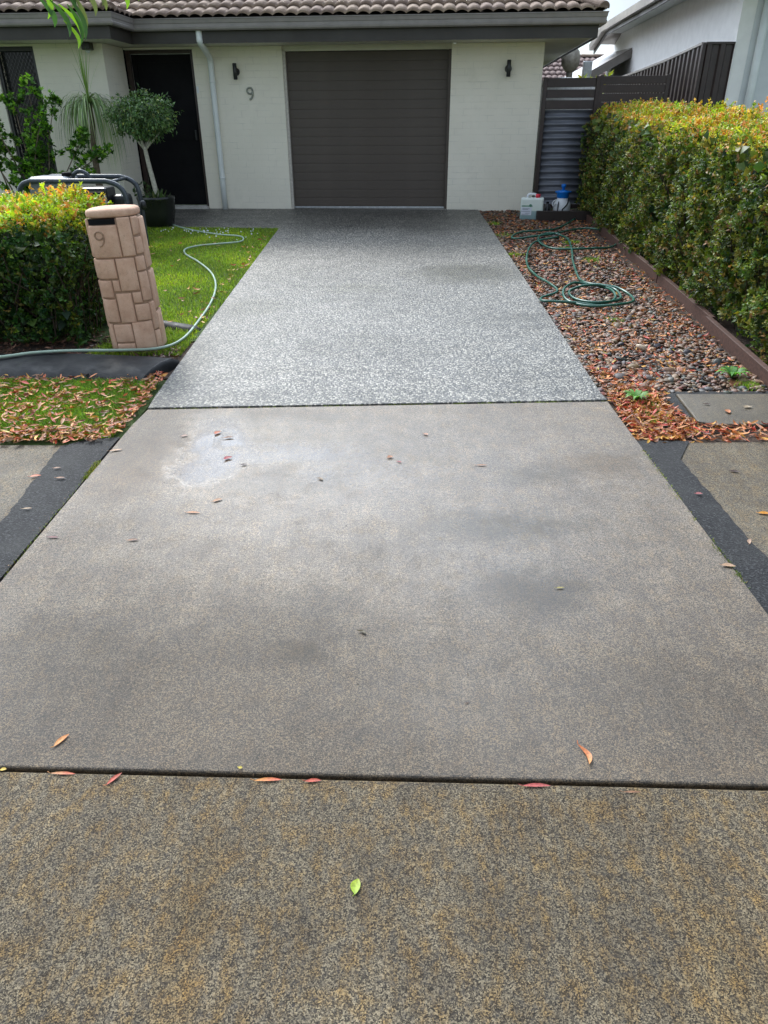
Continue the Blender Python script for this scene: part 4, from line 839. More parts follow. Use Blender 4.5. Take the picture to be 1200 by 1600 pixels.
# ------------------------------------------------------------------ plants
def hedge(name, label, x0, x1, y0, y1, prof, nspr, side, palS, palT, seedy, lsize=.034, top_w=1, slant=0):
    """prof: cross-section polyline [(out, h)] from front foot over the top to back foot; 'side' = 'x' (long axis y, front faces -x) or 'y' (long axis x, front faces -y)"""
    h = thing(name, label, 'hedge', ((x0+x1)/2, (y0+y1)/2, zg((y0+y1)/2))); ox, oy, oz = h.location
    P = np.array(prof, float); sl2 = np.hypot(*np.diff(P, axis=0).T); cum = np.r_[0, np.cumsum(sl2)]
    long0, long1 = (y0, y1) if side == 'x' else (x0, x1); LL = long1-long0
    def surf(n):
        s = rng.uniform(0, cum[-1], n); t = rng.uniform(0, 1, n); i = np.clip(np.searchsorted(cum, s)-1, 0, len(sl2)-1); f = (s-cum[i])/sl2[i]
        p = P[i]+(P[i+1]-P[i])*f[:, None]; d = (P[i+1]-P[i])/sl2[i][:, None]; nx, nz = -d[:, 1], d[:, 0]
        return p[:, 0], p[:, 1], t, nx, nz
    area = cum[-1]*LL; earea = (P[:, 0].max()-P[:, 0].min())*P[:, 1].max(); ne_ = int(nspr*earea/(area+2*earea)); nm_ = nspr-2*ne_
    o, hh, t, nx, nz = surf(nm_); t = t*LL; nl = np.zeros(nm_)
    # ends
    eo = rng.uniform(P[:, 0].min(), P[:, 0].max(), 2*ne_); eh = rng.uniform(0, 1, 2*ne_)*np.interp(eo, [P[:, 0].min(), P[:, 0].min()+.25, P[:, 0].max()-.2, P[:, 0].max()], [P[:, 1].max()*.82, P[:, 1].max(), P[:, 1].max(), P[:, 1].max()*.85])
    et = np.r_[np.zeros(ne_), np.ones(ne_)*LL]; o = np.r_[o, eo]; hh = np.r_[hh, eh]; t = np.r_[t, et]; nx = np.r_[nx, np.zeros(2*ne_)]; nz = np.r_[nz, np.zeros(2*ne_)+.1]; nl = np.r_[nl, -np.ones(ne_), np.ones(ne_)]
    # uneven surface: clumps push in and out
    wob = -.10*np.clip(np.sin(t*7.7+2.2*np.sin(hh*5.1+seedy))*np.sin(hh*8.3+2*np.sin(t*3.9))-.45, 0, 1)*(hh < P[:, 1].max()*.85)+.035*np.sin(t*5.1+hh*4)+.03*np.sin(t*11.3-hh*9+seedy)+.022*np.sin(hh*17+t*7)+.02*np.sin(t*23+hh*3)+rng.normal(0, .016, len(t))-.02-np.abs(rng.normal(0, .03, len(t)))
    wob = np.where(hh > P[:, 1].max()*.9, wob+rng.exponential(.014, len(t)), wob)
    # rounded ends
    ed = np.minimum(t, LL-t); pull = np.clip(.18-ed, 0, .18)**2*2.2
    o2 = o+nx*wob+np.where(nx < 0, pull*2, -pull*2)*(np.abs(nx) > .3); h2 = np.maximum(hh+nz*wob-pull*(nz > .5)*2, .03); t2 = t+nl*wob
    if side == 'x': C = np.stack([x0+o2, long0+t2, zga(long0+t2)+h2], 1); Nn = np.stack([nx, nl, nz], 1)
    else: C = np.stack([long0+t2, y0+o2, zga(y0+o2)+h2], 1); Nn = np.stack([nl, nx, nz], 1)
    C[:, 0] += slant*(C[:, 1]-y1)
    n = len(C); k = 7
    ax = Nn+np.array([0, 0, .55])+rng.normal(0, .45, (n, 3)); ax /= np.linalg.norm(ax, axis=1, keepdims=True)
    Cc = np.repeat(C, k, 0); Ax = np.repeat(ax, k, 0); rv = unit(n*k); perp = rv-Ax*np.sum(rv*Ax, 1, keepdims=True); perp /= np.linalg.norm(perp, axis=1, keepdims=True)
    spread = rng.uniform(.3, 1.5, (n*k, 1)); D = Ax+perp*spread; Cc = Cc-Ax*rng.uniform(0, .05, (n*k, 1))+rng.normal(0, .006, (n*k, 3)); NN = Ax-perp*.4+rng.normal(0, .25, (n*k, 3))
    # colour: new growth on top and in random sprigs
    tp = np.clip((hh/P[:, 1].max()-.83)/.10, 0, 1)*top_w; tp = np.clip(tp+.16*rng.normal(0, 1, n)-.05, 0, 1)
    cs = pick(n, palS[0], palS[1], .2); ct = pick(n, palT[0], palT[1], .15); patch = .5+.5*np.sin(t*2.3+seedy)*np.sin(hh*3.1+t)
    cc = cs*(1-tp[:, None])+ct*tp[:, None]; cc = cc*np.where(patch > .72, 1.25, 1.)[:, None]; cc = np.repeat(cc, k, 0)*(1+rng.normal(0, .2, (n*k, 1)))
    sz = lsize*np.repeat(rng.uniform(.75, 1.25, n), k)*rng.uniform(.5, 1.3, n*k)
    Cc = Cc-np.array([ox, oy, oz]); leaves_mesh('foliage', Cc, D, NN, sz, sz*.55, np.clip(cc, .002, 1), M['leaf'], h, kind='stuff')
    # twiggy heart
    nb_ = 900; V = []; F = []; 
    a = rng.uniform(0, LL, nb_); q = rng.uniform(P[:, 0].min()+.1, P[:, 0].max()-.1, nb_); hz = rng.uniform(.0, P[:, 1].max()-.3, nb_)
    for i in range(nb_):
        x_, y_ = (x0+q[i], long0+a[i]) if side == 'x' else (long0+a[i], y0+q[i]); x_ += slant*(y_-y1); b0 = Vector((x_-ox, y_-oy, zg(y_)-oz+hz[i]*.6)); b1 = b0+Vector((rng.normal(0, .12), rng.normal(0, .12), .22+.2*rng.random()))
        v_, f_, s_, n_ = tube_data([b0, b1], [.007, .004], 3); o_ = len(V); V += v_; F += [tuple(o_+z for z in ff) for ff in f_]
    fast('branches', [tuple(v) for v in V], F, M['twig'], None, h)['kind'] = 'stuff'
    # inner foliage mass, same green leaves seen deep inside
    m0, m1 = .16, .16
    nI = int(nspr*.55); a = rng.uniform(.12, LL-.12, nI); q = rng.uniform(P[:, 0].min()+.10, P[:, 0].max()-.10, nI); hz = rng.uniform(.05, P[:, 1].max()-.14, nI)
    C = np.stack([x0+q-ox, long0+a-oy, zga(long0+a)+hz-oz], 1) if side == 'x' else np.stack([long0+a-ox, y0+q-oy, zga(y0+q)+hz-oz], 1)
    C[:, 0] += slant*(C[:, 1]+oy-y1); sz = rng.uniform(.06, .11, nI); leaves_mesh('inner_foliage', C, unit(nI), unit(nI), sz, sz*.8, pick(nI, palS[0], palS[1], .2), M['leaf'], h, kind='stuff')
    return h
palSide = ([(.042, .085, .015), (.075, .12, .018), (.12, .165, .022), (.19, .18, .03), (.19, .11, .04), (.022, .046, .012)], [4, 5, 3.4, 2, 1.2, 3.4])
palTop = ([(.46, .48, .03), (.56, .36, .035), (.60, .24, .06), (.28, .40, .03), (.62, .40, .15), (.14, .26, .025)], [4.4, 3.4, 3.2, 3, 1.8, 1.6])
hedge('hedge', 'long clipped lilly pilly hedge with orange tipped top along the pebble bed on the right', 2.89, 4.06, 4.95, 11.75,
      [(.03, .04), (-.05, .2), (-.05, .5), (-.03, .85), (.0, 1.12), (.08, 1.28), (.22, 1.38), (.5, 1.44), (.9, 1.46), (1.1, 1.36), (1.17, 1.0), (1.12, .1)], 24500, 'x', palSide, palTop, .3, .032, slant=.03)
palSideL = ([(.022, .062, .012), (.035, .095, .016), (.06, .14, .02), (.018, .045, .012), (.10, .17, .03)], [4, 5, 3, 4, 1])
palTopL = ([(.40, .52, .03), (.55, .42, .035), (.62, .24, .05), (.27, .44, .03), (.58, .33, .06)], [5, 2.6, 2.2, 4, 1.2])
hedge('hedge', 'low clipped hedge with lime and orange top left of the mailbox', -4.6, -2.36, 5.52, 6.75,
      [(.04, .05), (-.02, .3), (-.03, .6), (.0, .84), (.07, .93), (.3, .98), (.9, 1.0), (1.1, .94), (1.2, .7), (1.2, .05)], 8200, 'y', palSideL, palTopL, 1.3, .034)

def strip_leaves(name, paths, widths, cols, mat, parent):
    V = []; F = []; Cc = []
    for P, w, c in zip(paths, widths, cols):
        n = len(P); o = len(V)
        for i, p in enumerate(P):
            t = (P[min(i+1, n-1)]-P[max(i-1, 0)]).normalized(); s = t.cross(Vector((0, 0, 1)))
            s = s.normalized() if s.length > .05 else Vector((1, 0, 0)); ww = w*min(1, .5+i*.4)*(1-(i/(n-1))**3)+.0005
            V += [tuple(p-s*ww/2), tuple(p+s*ww/2)]; Cc += [c, c]
        F += [(o+2*i, o+2*i+1, o+2*i+3, o+2*i+2) for i in range(n-1)]
    return fast(name, V, F, mat, np.array(Cc), parent)
# ponytail palm
pm = thing('ponytail_palm', 'ponytail palm with thin curved trunk and fountain of drooping leaves before the left wing wall', 'palm', (-4.12, 11.3, zg(11.3)))
tk = catmull([(-.02, 0, 0), (-.03, 0, .3), (-.03, 0, .55), (-.02, 0, .9), (.02, 0, 1.25), (.03, 0, 1.52)], 5)
tube('trunk', tk, list(np.linspace(.06, .026, len(tk))), M['bark'], pm, 10)
lathe('swollen_base', [(.15, -.02), (.16, .06), (.1, .18), (.05, .27)], M['bark'], pm, 18)
pa, wd_, cl_ = [], [], []
for i in range(190):
    az = rng.uniform(0, 2*pi); e0 = rng.uniform(.15, 1.2); reach = rng.uniform(.22, .52); drop = rng.uniform(.30, .85); b0 = Vector((.03, 0, 1.5+rng.uniform(-.04, .05))); P = []
    for k in range(9):
        t = k/8; rr = reach*(1-(1-t)**2.2)*(1+.05*t); P.append(b0+Vector((cos(az)*rr, sin(az)*rr, .26*sin(e0)*4*t*(1-t)*.7-drop*t**2.2)))
    pa.append(P); wd_.append(rng.uniform(.011, .018)); cl_.append(pick(1, [(.22, .34, .14), (.32, .44, .20), (.13, .22, .09), (.42, .52, .28)])[0])
for i in range(22):
    az = rng.uniform(0, 2*pi); sp_ = rng.uniform(.02, .28); hh_ = rng.uniform(.45, .78); b0 = Vector((.03, 0, 1.5))
    pa.append([b0+Vector((cos(az)*sp_*t**1.6, sin(az)*sp_*t**1.6, hh_*t)) for t in np.linspace(0, 1, 8)]); wd_.append(rng.uniform(.008, .013)); cl_.append(pick(1, [(.18, .34, .06), (.28, .40, .12)])[0])
strip_leaves('leaves', pa, wd_, cl_, M['leaf'], pm)['kind'] = 'stuff'
# standard ficus in pot
pf = thing('potted_tree', 'small round headed tree with white trunk in a glossy black pot by the front door', 'potted tree', (-3.26, 10.95, zg(10.95)-.005))
lathe('pot', [(.19, 0), (.205, .01), (.245, .18), (.255, .34), (.262, .352), (.262, .385), (.235, .385), (.225, .33)], M['potblack'], pf, 36)
lathe('potting_soil', [(.226, .335), (.2, .345), (.05, .355)], M['soil'], pf, 24)
def P3(*a): return [Vector(p) for p in a]
tr = tube('trunk', catmull([(.02, 0, .33), (.01, 0, .5), (-.03, 0, .8), (-.05, 0, 1.0)], 5), list(np.linspace(.038, .026, 16)), M['bark_pale'], pf, 12)
for (dx, dy, dz) in ((-.2, .02, .2), (.16, .05, .22), (-.05, -.15, .28), (.05, .16, .28), (.25, -.05, .16), (-.12, .1, .3)):
    tube('limb', catmull([(-.05, 0, .97), (-.05+dx*.4, dy*.4, 1.0+dz*.35), (-.05+dx, dy, 1.02+dz)], 4), list(np.linspace(.019, .008, 9)), M['bark_pale'], pf, 7)
nl_ = 5200; d = unit(nl_); rr = rng.uniform(.45, 1, nl_)**.5; lump = 1+.24*np.sin(d[:, 0]*6+1)*np.sin(d[:, 2]*7+.5)+.13*np.sin(d[:, 1]*9+d[:, 2]*5)
C = np.stack([d[:, 0]*.40, d[:, 1]*.36, d[:, 2]*.27], 1)*(rr*lump)[:, None]+rng.normal(0, .025, (nl_, 3))+np.array([-.02, 0, 1.36]); C[:, 2] = np.maximum(C[:, 2], 1.05+.1*rng.random(nl_))
D = d*.5+np.array([0, 0, -.55])+rng.normal(0, .5, (nl_, 3)); sz = rng.uniform(.035, .06, nl_)
leaves_mesh('crown', C, D, d+rng.normal(0, .4, (nl_, 3)), sz, sz*.42, pick(nl_, [(.06, .12, .04), (.10, .19, .06), (.15, .24, .08), (.035, .075, .025), (.26, .30, .08)], [4, 4, 2, 3, .5]), M['leaf'], pf, kind='stuff')
pa, wd_, cl_ = [], [], []
for i in range(60):
    az = rng.uniform(0, 2*pi); r0 = rng.uniform(0, .18); h_ = rng.uniform(.05, .16); b0 = Vector((cos(az)*r0, sin(az)*r0, .34)); o_ = rng.uniform(.03, .12)
    pa.append([b0+Vector((cos(az)*o_*t, sin(az)*o_*t, h_*t)) for t in np.linspace(0, 1, 4)]); wd_.append(.03); cl_.append(pick(1, [(.08, .14, .05), (.2, .26, .12)])[0])
strip_leaves('underplanting', pa, wd_, cl_, M['leaf'], pf)['kind'] = 'stuff'
nl_ = 160; d = unit(nl_); C = np.stack([-.17+d[:, 0]*.1, d[:, 1]*.1, .45+d[:, 2]*.1], 1); leaves_mesh('side_shoots', C, d, unit(nl_), np.full(nl_, .04), np.full(nl_, .025), pick(nl_, [(.03, .06, .02), (.06, .11, .04)]), M['leaf'], pf, kind='stuff')

def branching(name, label, cat, loc, stems, leafn, lsz, pal, mat_b, spreadr=.16, rad=.014, sub=5, droop=0, width=.55):
    """stems: list of polylines; leaves in rosettes along the upper stems and side shoots"""
    t = thing(name, label, cat, loc); ends = []; 
    for P in stems:
        q = catmull(P, 5); tube('stem', q, list(np.linspace(rad, rad*.35, len(q))), mat_b, t, 6); n = len(q)
        for i in range(int(n*.35), n):
            if random.random() < .65 or i > n-3:
                for k in range(sub):
                    a = random.uniform(0, 2*pi); r_ = random.uniform(.03, spreadr); ends.append(q[i]+Vector((cos(a)*r_, sin(a)*r_, random.uniform(-.04, .10))))
    ends = np.array([tuple(e) for e in ends]); idx = rng.integers(0, len(ends), leafn//6); C = np.repeat(ends[idx]+rng.normal(0, .02, (len(idx), 3)), 6, 0)
    n = len(C); Ax = np.array([0, 0, .9])+np.repeat(rng.normal(0, .4, (len(idx), 3)), 6, 0); D = Ax+unit(n)*1.1; sz = lsz*rng.uniform(.6, 1.2, n)
    leaves_mesh('foliage', C, D, np.array([0, 0, 1])+rng.normal(0, .4, (n, 3)), sz, sz*width, np.repeat(pick(len(idx), pal[0], pal[1], .2), 6, 0)*(1+rng.normal(0, .1, (n, 1))), M['leaf'], t, kind='stuff')
    return t
palG = ([(.06, .15, .02), (.11, .26, .03), (.20, .42, .035), (.035, .09, .015), (.32, .55, .05)], [4, 4, 2.5, 3, 1.4])
stems = []
for (x, y, h_, lx) in ((0, 0, 1.55, -.15), (.05, .05, 1.7, .05), (.1, 0, 1.5, .35), (-.15, .02, 1.75, -.35), (.15, -.05, 1.15, .62), (-.05, -.05, 1.3, .25), (-.3, 0, 1.5, -.6), (.2, .0, .95, .72), (-.4, .05, 1.75, -.5), (.0, 0, 1.0, -.45)):
    stems.append([(x, y, 0), (x+lx*.15, y, h_*.35), (x+lx*.5+random.uniform(-.05, .05), y+random.uniform(-.1, .1), h_*.7), (x+lx, y+random.uniform(-.12, .12), h_)])
branching('leafy_shrub', 'bright green open branched shrub in front of the screened window at far left', 'shrub', (-4.78, 10.75, zg(10.75)), stems, 10500, .062, palG, M['bark'], .17, .012)
branching('croton_shrub', 'yellow leaved shrub tip showing over the gate beside the steel post', 'shrub', (3.62, 15.0, zg(15)), [[(0, 0, 0), (.02, 0, .9), (-.03, .02, 1.72)], [(0, 0, 0), (.2, 0, .9), (.28, .02, 1.82)], [(0, 0, 0), (-.1, 0, .9), (-.12, .02, 1.78)]], 500, .14, ([(.5, .45, .03), (.6, .4, .02), (.25, .3, .04)], [4, 2, 2]), M['bark'], .08, width=.25)
# gum tree far behind
gt_ = thing('gum_tree', 'grey green tree far behind the house, just visible under the eave', 'tree', (5.1, 31, .5))
tube('trunk', catmull([(0, 0, 0), (.1, 0, 1.2), (0, 0, 2.4), (.1, 0, 3.6)], 4), list(np.linspace(.16, .05, 13)), M['bark_pale'], gt_, 9)
for k in range(5): tube('limb', [(0, 0, 1.6+k*.3), (cos(k*2.1)*.9, sin(k*2.1)*.6, 2.6+k*.3)], [.05, .02], M['bark_pale'], gt_, 6)
nl_ = 2600; cen = rng.normal(0, 1, (26, 3))*np.array([.62, .5, .42])+np.array([0.1, 0, 3.2]); C = cen[rng.integers(0, 26, nl_)]+rng.normal(0, .17, (nl_, 3))
leaves_mesh('crown', C, unit(nl_)-np.array([0, 0, .6]), unit(nl_), rng.uniform(.10, .2, nl_), rng.uniform(.03, .06, nl_), pick(nl_, [(.16, .18, .12), (.24, .26, .18), (.09, .11, .06)]), M['leaf'], gt_, kind='stuff')
# overhanging branch at the top left of the view, a few long leaves hanging down
def hang(name, label, loc, spec, stem):
    t = thing(name, label, 'branch', loc); tube('twig', catmull(stem, 4), .006, M['bark'], t, 6)
    for (x, y, z, L_, w, az, c) in spec:
        D = Vector((sin(az), random.uniform(-.15, .15), -1)).normalized(); sd_ = Vector((cos(az), random.uniform(-.5, .5), 0)).normalized(); bm = bmesh.new(); rows = []
        for i in range(7):
            q = i/6; ww = w*.5*sin(pi*min(1, q*.93+.05))**.8; p = Vector((x, y, z))+D*L_*q+Vector((.04*sin(q*2.2), 0, 0)); nn_ = sd_.cross(D)
            rows.append([bm.verts.new(p-sd_*ww+nn_*ww*.3), bm.verts.new(p), bm.verts.new(p+sd_*ww+nn_*ww*.3)])
        for i in range(6):
            for k in range(2): bm.faces.new((rows[i][k], rows[i][k+1], rows[i+1][k+1], rows[i+1][k]))
        me = bpy.data.meshes.new('leaf'); bm.to_mesh(me); bm.free(); at = me.color_attributes.new('Col', 'FLOAT_COLOR', 'POINT'); cc = np.ones((len(me.vertices), 4), np.float32); cc[:, :3] = c; at.data.foreach_set('color', cc.ravel()); mesh_obj('leaf', me, M['leaf'], t, True)
G1, G2, G3 = (.05, .13, .03), (.22, .42, .03), (.13, .16, .06)
hang('hanging_branch', 'hanging twig of long green leaves in front of the roof at upper left', (-1.12, 3.0, 1.995),
     [(-.08, 0, .0, .09, .022, .1, G1), (-.065, .01, .03, .10, .02, -.25, G2), (-.04, 0, -.01, .11, .026, .15, G1), (-.02, .02, -.02, .10, .022, .25, G2), (-.005, 0, -.07, .085, .018, .05, G2), (.01, .02, -.02, .12, .022, -.05, G1), (.025, 0, .0, .13, .02, .05, G1), (.04, .01, .01, .13, .018, -.15, G3), (.06, 0, .04, .10, .02, .2, G3), (.085, .01, .04, .085, .02, .35, G3), (.10, 0, .06, .09, .016, .1, G3), (-.03, .02, .05, .09, .02, .4, G1), (.015, .03, .06, .10, .022, -.3, G3)],
     [(-.12, 0, .12), (-.05, 0, .06), (.03, 0, .05), (.12, 0, .10), (.3, .1, .3)])
hang('hanging_branch', 'single lime green leaf tip hanging at the top edge above the front door', (-.93, 3.0, 2.0),
     [(-.005, 0, .03, .075, .018, .1, G2), (.015, .01, .035, .06, .016, .5, G2)], [(0, 0, .03), (.03, 0, .08), (.1, .05, .3)])

# ------------------------------------------------------------------ grass
def blades(name, n, xy, h, pal, label, cat, wd=.004):
    x, y = xy[:, 0], xy[:, 1]; z = zga(y)-.02; az = rng.uniform(0, 2*pi, n); lean = rng.uniform(.2, 1.1, n)*h; hh = h*rng.uniform(.5, 1.2, n); w = wd*rng.uniform(.7, 1.5, n)
    B = np.stack([x, y, z], 1); S_ = np.stack([-np.sin(az), np.cos(az), np.zeros(n)], 1)*w[:, None]/2; Ld = np.stack([np.cos(az), np.sin(az), np.zeros(n)], 1)*lean[:, None]; Z = np.array([0, 0, 1.])
    mid_ = B+Ld*.35+Z*(hh*.6)[:, None]; tip = B+Ld+Z*hh[:, None]
    V = np.stack([B-S_, B+S_, mid_-S_*.8, mid_+S_*.8, tip], 1).reshape(-1, 3); i = np.arange(n)[:, None]*5
    F = np.concatenate([i+np.array([0, 1, 3]), i+np.array([0, 3, 2]), i+np.array([2, 3, 4])], 0)
    pt = .5+.25*np.sin(x*4.1+1.7*np.sin(y*2.3))+.25*np.sin(y*5.3+1.9*np.sin(x*3.7)); pt = np.clip(pt+rng.normal(0, .12, n), 0, 1)[:, None]
    gc = pick(n, *pal); gc = gc*(.72+.5*pt)*np.where(pt > .7, np.array([[1.2, 1.04, .9]]), 1.)
    return tag(fast(name, V, F, M['grass'], np.repeat(np.clip(gc, .002, 1), 5, 0)), label, cat, kind='stuff')
def inpoly(p, poly):
    r_ = np.zeros(len(p), bool); n = len(poly); j = n-1
    for i in range(n):
        xi, yi = poly[i]; xj, yj = poly[j]; c = ((yi > p[:, 1]) != (yj > p[:, 1])) & (p[:, 0] < (xj-xi)*(p[:, 1]-yi)/(yj-yi+1e-12)+xi); r_ ^= c; j = i
    return r_
def scatter(n, poly, clump=0):
    P = np.array(poly); lo, hi = P.min(0), P.max(0); out = np.zeros((0, 2))
    while len(out) < n:
        q = rng.uniform(lo, hi, (n*2, 2)); q = q[inpoly(q, poly)]
        if clump:
            f = .5+.5*np.sin(q[:, 0]*clump+2*np.sin(q[:, 1]*clump*.6))*np.sin(q[:, 1]*clump*1.1+1.3); q = q[rng.random(len(q)) < .35+.65*f]
        out = np.r_[out, q]
    return out[:n]
palL = ([(.14, .25, .018), (.23, .37, .024), (.34, .50, .04), (.08, .15, .014), (.34, .33, .09)], [4, 5, 3.5, 2, 1.3], .15)
blades('lawn_grass', 105000, scatter(105000, [(-3.9, 6.3), (-2.3, 6.25), (-1.58, 5.75), (-1.535, 7), (-1.52, 9), (-1.50, 10.66), (-3.0, 10.80), (-4.2, 10.95)]), .036, palL, 'bright green lawn between the driveway and the entry path', 'grass', .0045)
blades('bed_grass', 7000, scatter(7000, [(-2.3, 5.35), (-1.58, 5.35), (-1.56, 5.8), (-2.2, 6.15)], 9), .035, palL, 'patchy grass around the foot of the mailbox', 'grass')
palV = ([(.15, .29, .02), (.21, .38, .03), (.30, .42, .05), (.10, .18, .018)], [4, 4, 2, 3], .18)
blades('verge_grass', 42000, scatter(42000, [(-3.2, 3.785), (-1.60, 3.83), (-1.59, 4.8), (-3.2, 4.85)], 7), .034, palV, 'green grass of the left verge under scattered leaves', 'grass', .0045)
blades('gravel_weeds', 3400, np.concatenate([scatter(700, [(1.56, 4.0), (1.72, 4.0), (1.75, 4.5), (1.62, 4.6)], 9), rng.normal(0, .05, (500, 2))+np.array([2.2, 9.2]), rng.normal(0, .06, (400, 2))+np.array([2.35, 9.6]), rng.normal(0, .07, (300, 2))+np.array([1.55, 10.1]), rng.normal(0, .05, (300, 2))+np.array([1.52, 11.0]), rng.normal(0, .05, (300, 2))+np.array([1.5, 8.9]), rng.normal(0, .05, (300, 2))+np.array([2.35, 8.6]), rng.normal(0, .03, (200, 2))+np.array([1.95, 6.2]), rng.normal(0, .035, (400, 2))+np.array([2.45, 4.68])]), .03, palV, 'small weeds and moss growing through the pebble bed', 'weeds')
# moss and weeds in the joints
jm = []
for x in np.arange(-1.5, 1.4, .004):
    yj_ = 4.269+(4.381-4.269)*(x+1.515)/2.93; pz_ = .5+.5*sin(x*9+2*sin(x*23)); 
    if random.random() < pz_**2*(1.5 if x > -.2 else .8): jm += [(x+random.uniform(-.01, .01), yj_+random.uniform(-.008, .012)) for _ in range(3)]
for y in np.arange(1.9, 3.75, .004):
    if random.random() < .30+.45*sin(y*8+sin(y*19)): jm += [(1.395+random.uniform(-.012, .012), y) for _ in range(5)]
for y in np.arange(3.28, 3.5, .002): jm += [(-1.55+random.uniform(-.018, .018), y) for _ in range(4)]
for y in np.arange(2.4, 3.3, .01): jm += [(-1.55+random.uniform(-.006, .006), y)]
jm = np.array(jm); o = blades('joint_moss', len(jm), jm, .012, ([(.12, .18, .03), (.2, .26, .05), (.07, .10, .02), (.22, .18, .07)], [4, 3, 3, 2], .2), 'moss and tiny weeds along the slab joints', 'moss', .005)
o.location.z = .012
# clover flowers
nf = 46; fx = np.concatenate([rng.normal(-2.1, .3, nf//2), rng.normal(-2.65, .25, nf-nf//2)]); fy = np.concatenate([rng.normal(10.15, .2, nf//2), rng.normal(10.4, .15, nf-nf//2)]); fx = np.minimum(fx, -1.6); fy = np.minimum(fy, 10.6)
bm = bmesh.new()
for x, y in zip(fx, fy): bmesh.ops.create_icosphere(bm, subdivisions=1, radius=random.uniform(.007, .012), matrix=Matrix.Translation((x, y, zg(y)+.022)))
tag(from_bm('clover_flowers', bm, M['whiteplastic'], None, True), 'tiny white clover flowers dotted over the far end of the lawn', 'flowers', kind='stuff')

# ------------------------------------------------------------------ pebbles
def pebbles(name, n, ylo, yhi, sub, label):
    bm = bmesh.new(); bmesh.ops.create_icosphere(bm, subdivisions=sub, radius=1); T = np.array([v.co[:] for v in bm.verts]); Fc = np.array([[v.index for v in f.verts] for f in bm.faces]); bm.free(); k = len(T)
    y = rng.uniform(ylo, yhi, n); x1 = 2.56+.03*(y-4.6); x0 = np.array([DX1(a) for a in y])+.012
    edge = (y < 4.62); x = x0+(x1-x0)*rng.random(n); 
    s = rng.lognormal(math.log(.0155), .38, n); sc = np.stack([s*rng.uniform(.8, 1.35, n), s*rng.uniform(.8, 1.2, n), s*rng.uniform(.28, .6, n)], 1)
    az = rng.uniform(0, 2*pi, n); ti = rng.normal(0, .35, n); tj = rng.normal(0, .35, n)
    P = T[None]*sc[:, None]; ph = rng.uniform(0, 6, (n, 1)); P = P*(1+.12*np.sin(P[:, :, :1]/s[:, None, None]*2+ph[:, :, None])+.08*np.sin(P[:, :, 1:2]/s[:, None, None]*3+ph[:, :, None]))
    c, s_ = np.cos(ti)[:, None], np.sin(ti)[:, None]; Y = P[:, :, 1]*c-P[:, :, 2]*s_; Z = P[:, :, 1]*s_+P[:, :, 2]*c; X = P[:, :, 0]
    c, s_ = np.cos(tj)[:, None], np.sin(tj)[:, None]; X, Z = X*c+Z*s_, -X*s_+Z*c
    c, s_ = np.cos(az)[:, None], np.sin(az)[:, None]; X, Y = X*c-Y*s_, X*s_+Y*c
    z = zga(y)-.034+rng.uniform(0, .024, n)+.006*np.sin(x*9)*np.sin(y*5)
    V = np.stack([X+x[:, None], Y+y[:, None], Z+z[:, None]], 2).reshape(-1, 3); F = (Fc[None]+(np.arange(n)*k)[:, None, None]).reshape(-1, 3)
    cl = pick(n, [(.16, .088, .052), (.23, .14, .085), (.095, .058, .038), (.07, .066, .06), (.13, .12, .10), (.29, .20, .13), (.20, .08, .042), (.36, .29, .2), (.03, .027, .024)], [5, 4, 4, 1.6, 1.4, 1.2, 3, .3, 2.4], .2)
    return tag(fast(name, V, F, M['pebble'], np.repeat(cl, k, 0), None, True), label, 'pebbles', kind='stuff')
pebbles('pebbles', 7600, 4.56, 7.3, 2, 'brown and grey river pebbles covering the near part of the garden bed')
pebbles('pebbles', 9500, 7.3, 12.2, 1, 'brown river pebbles covering the far part of the garden bed near the house')

# ------------------------------------------------------------------ fallen leaves
LP = [(.50, .17, .05), (.56, .23, .06), (.34, .10, .04), (.50, .06, .03), (.60, .32, .06), (.22, .09, .045), (.40, .20, .10), (.54, .14, .06), (.58, .42, .06)]
def litter(name, xy, label, pal=LP, wts=(4, 4, 3, 1.6, 2, 3, 4, 2, .5), size=(.035, .072), zoff=.004, lift=.02, slim=.21):
    n = len(xy); y = xy[:, 1]; az = rng.uniform(0, 2*pi, n); L = rng.uniform(*size, n); w = L*rng.uniform(slim*.8, slim*1.45, n); tl = rng.normal(0, .15, n); curl = rng.uniform(-.1, .35, n)
    D = np.stack([np.cos(az)*np.cos(tl), np.sin(az)*np.cos(tl), np.sin(tl)], 1); U = np.array([0, 0, 1.])+rng.normal(0, .45, (n, 3)); Sd = np.cross(D, U); Sd /= np.linalg.norm(Sd, axis=1, keepdims=True); N = np.cross(Sd, D)
    C = np.stack([xy[:, 0], y, zga(y)+zoff+rng.random(n)*lift+np.abs(np.sin(tl))*L*.4], 1); V = []
    rows = 6
    for i in range(rows):
        t = i/(rows-1); ww = np.sin(pi*(t*.94+.03))**.8*w/2; p = C+D*(L*(t-.5))[:, None]+N*(curl*L*(4*(t-.5)**2-.3))[:, None]
        V += [p-Sd*ww[:, None]+N*(ww*.35)[:, None], p+Sd*ww[:, None]*0, p+Sd*ww[:, None]+N*(ww*.35)[:, None]]
    V = np.stack(V, 1).reshape(-1, 3); i = np.arange(n)[:, None]*(rows*3); Q = []
    for r_ in range(rows-1):
        for k in range(2): a = r_*3+k; Q.append(i+np.array([a, a+1, a+4, a+3]))
    F = np.concatenate(Q, 0); return tag(fast(name, V, F, M['dryleaf'], np.repeat(pick(n, pal, wts, .2), rows*3, 0), None, True), label, 'fallen leaves', kind='stuff')
vl = [(-3.2, 3.78), (-1.75, 3.80), (-1.57, 3.88), (-1.56, 4.86), (-3.2, 4.85)]
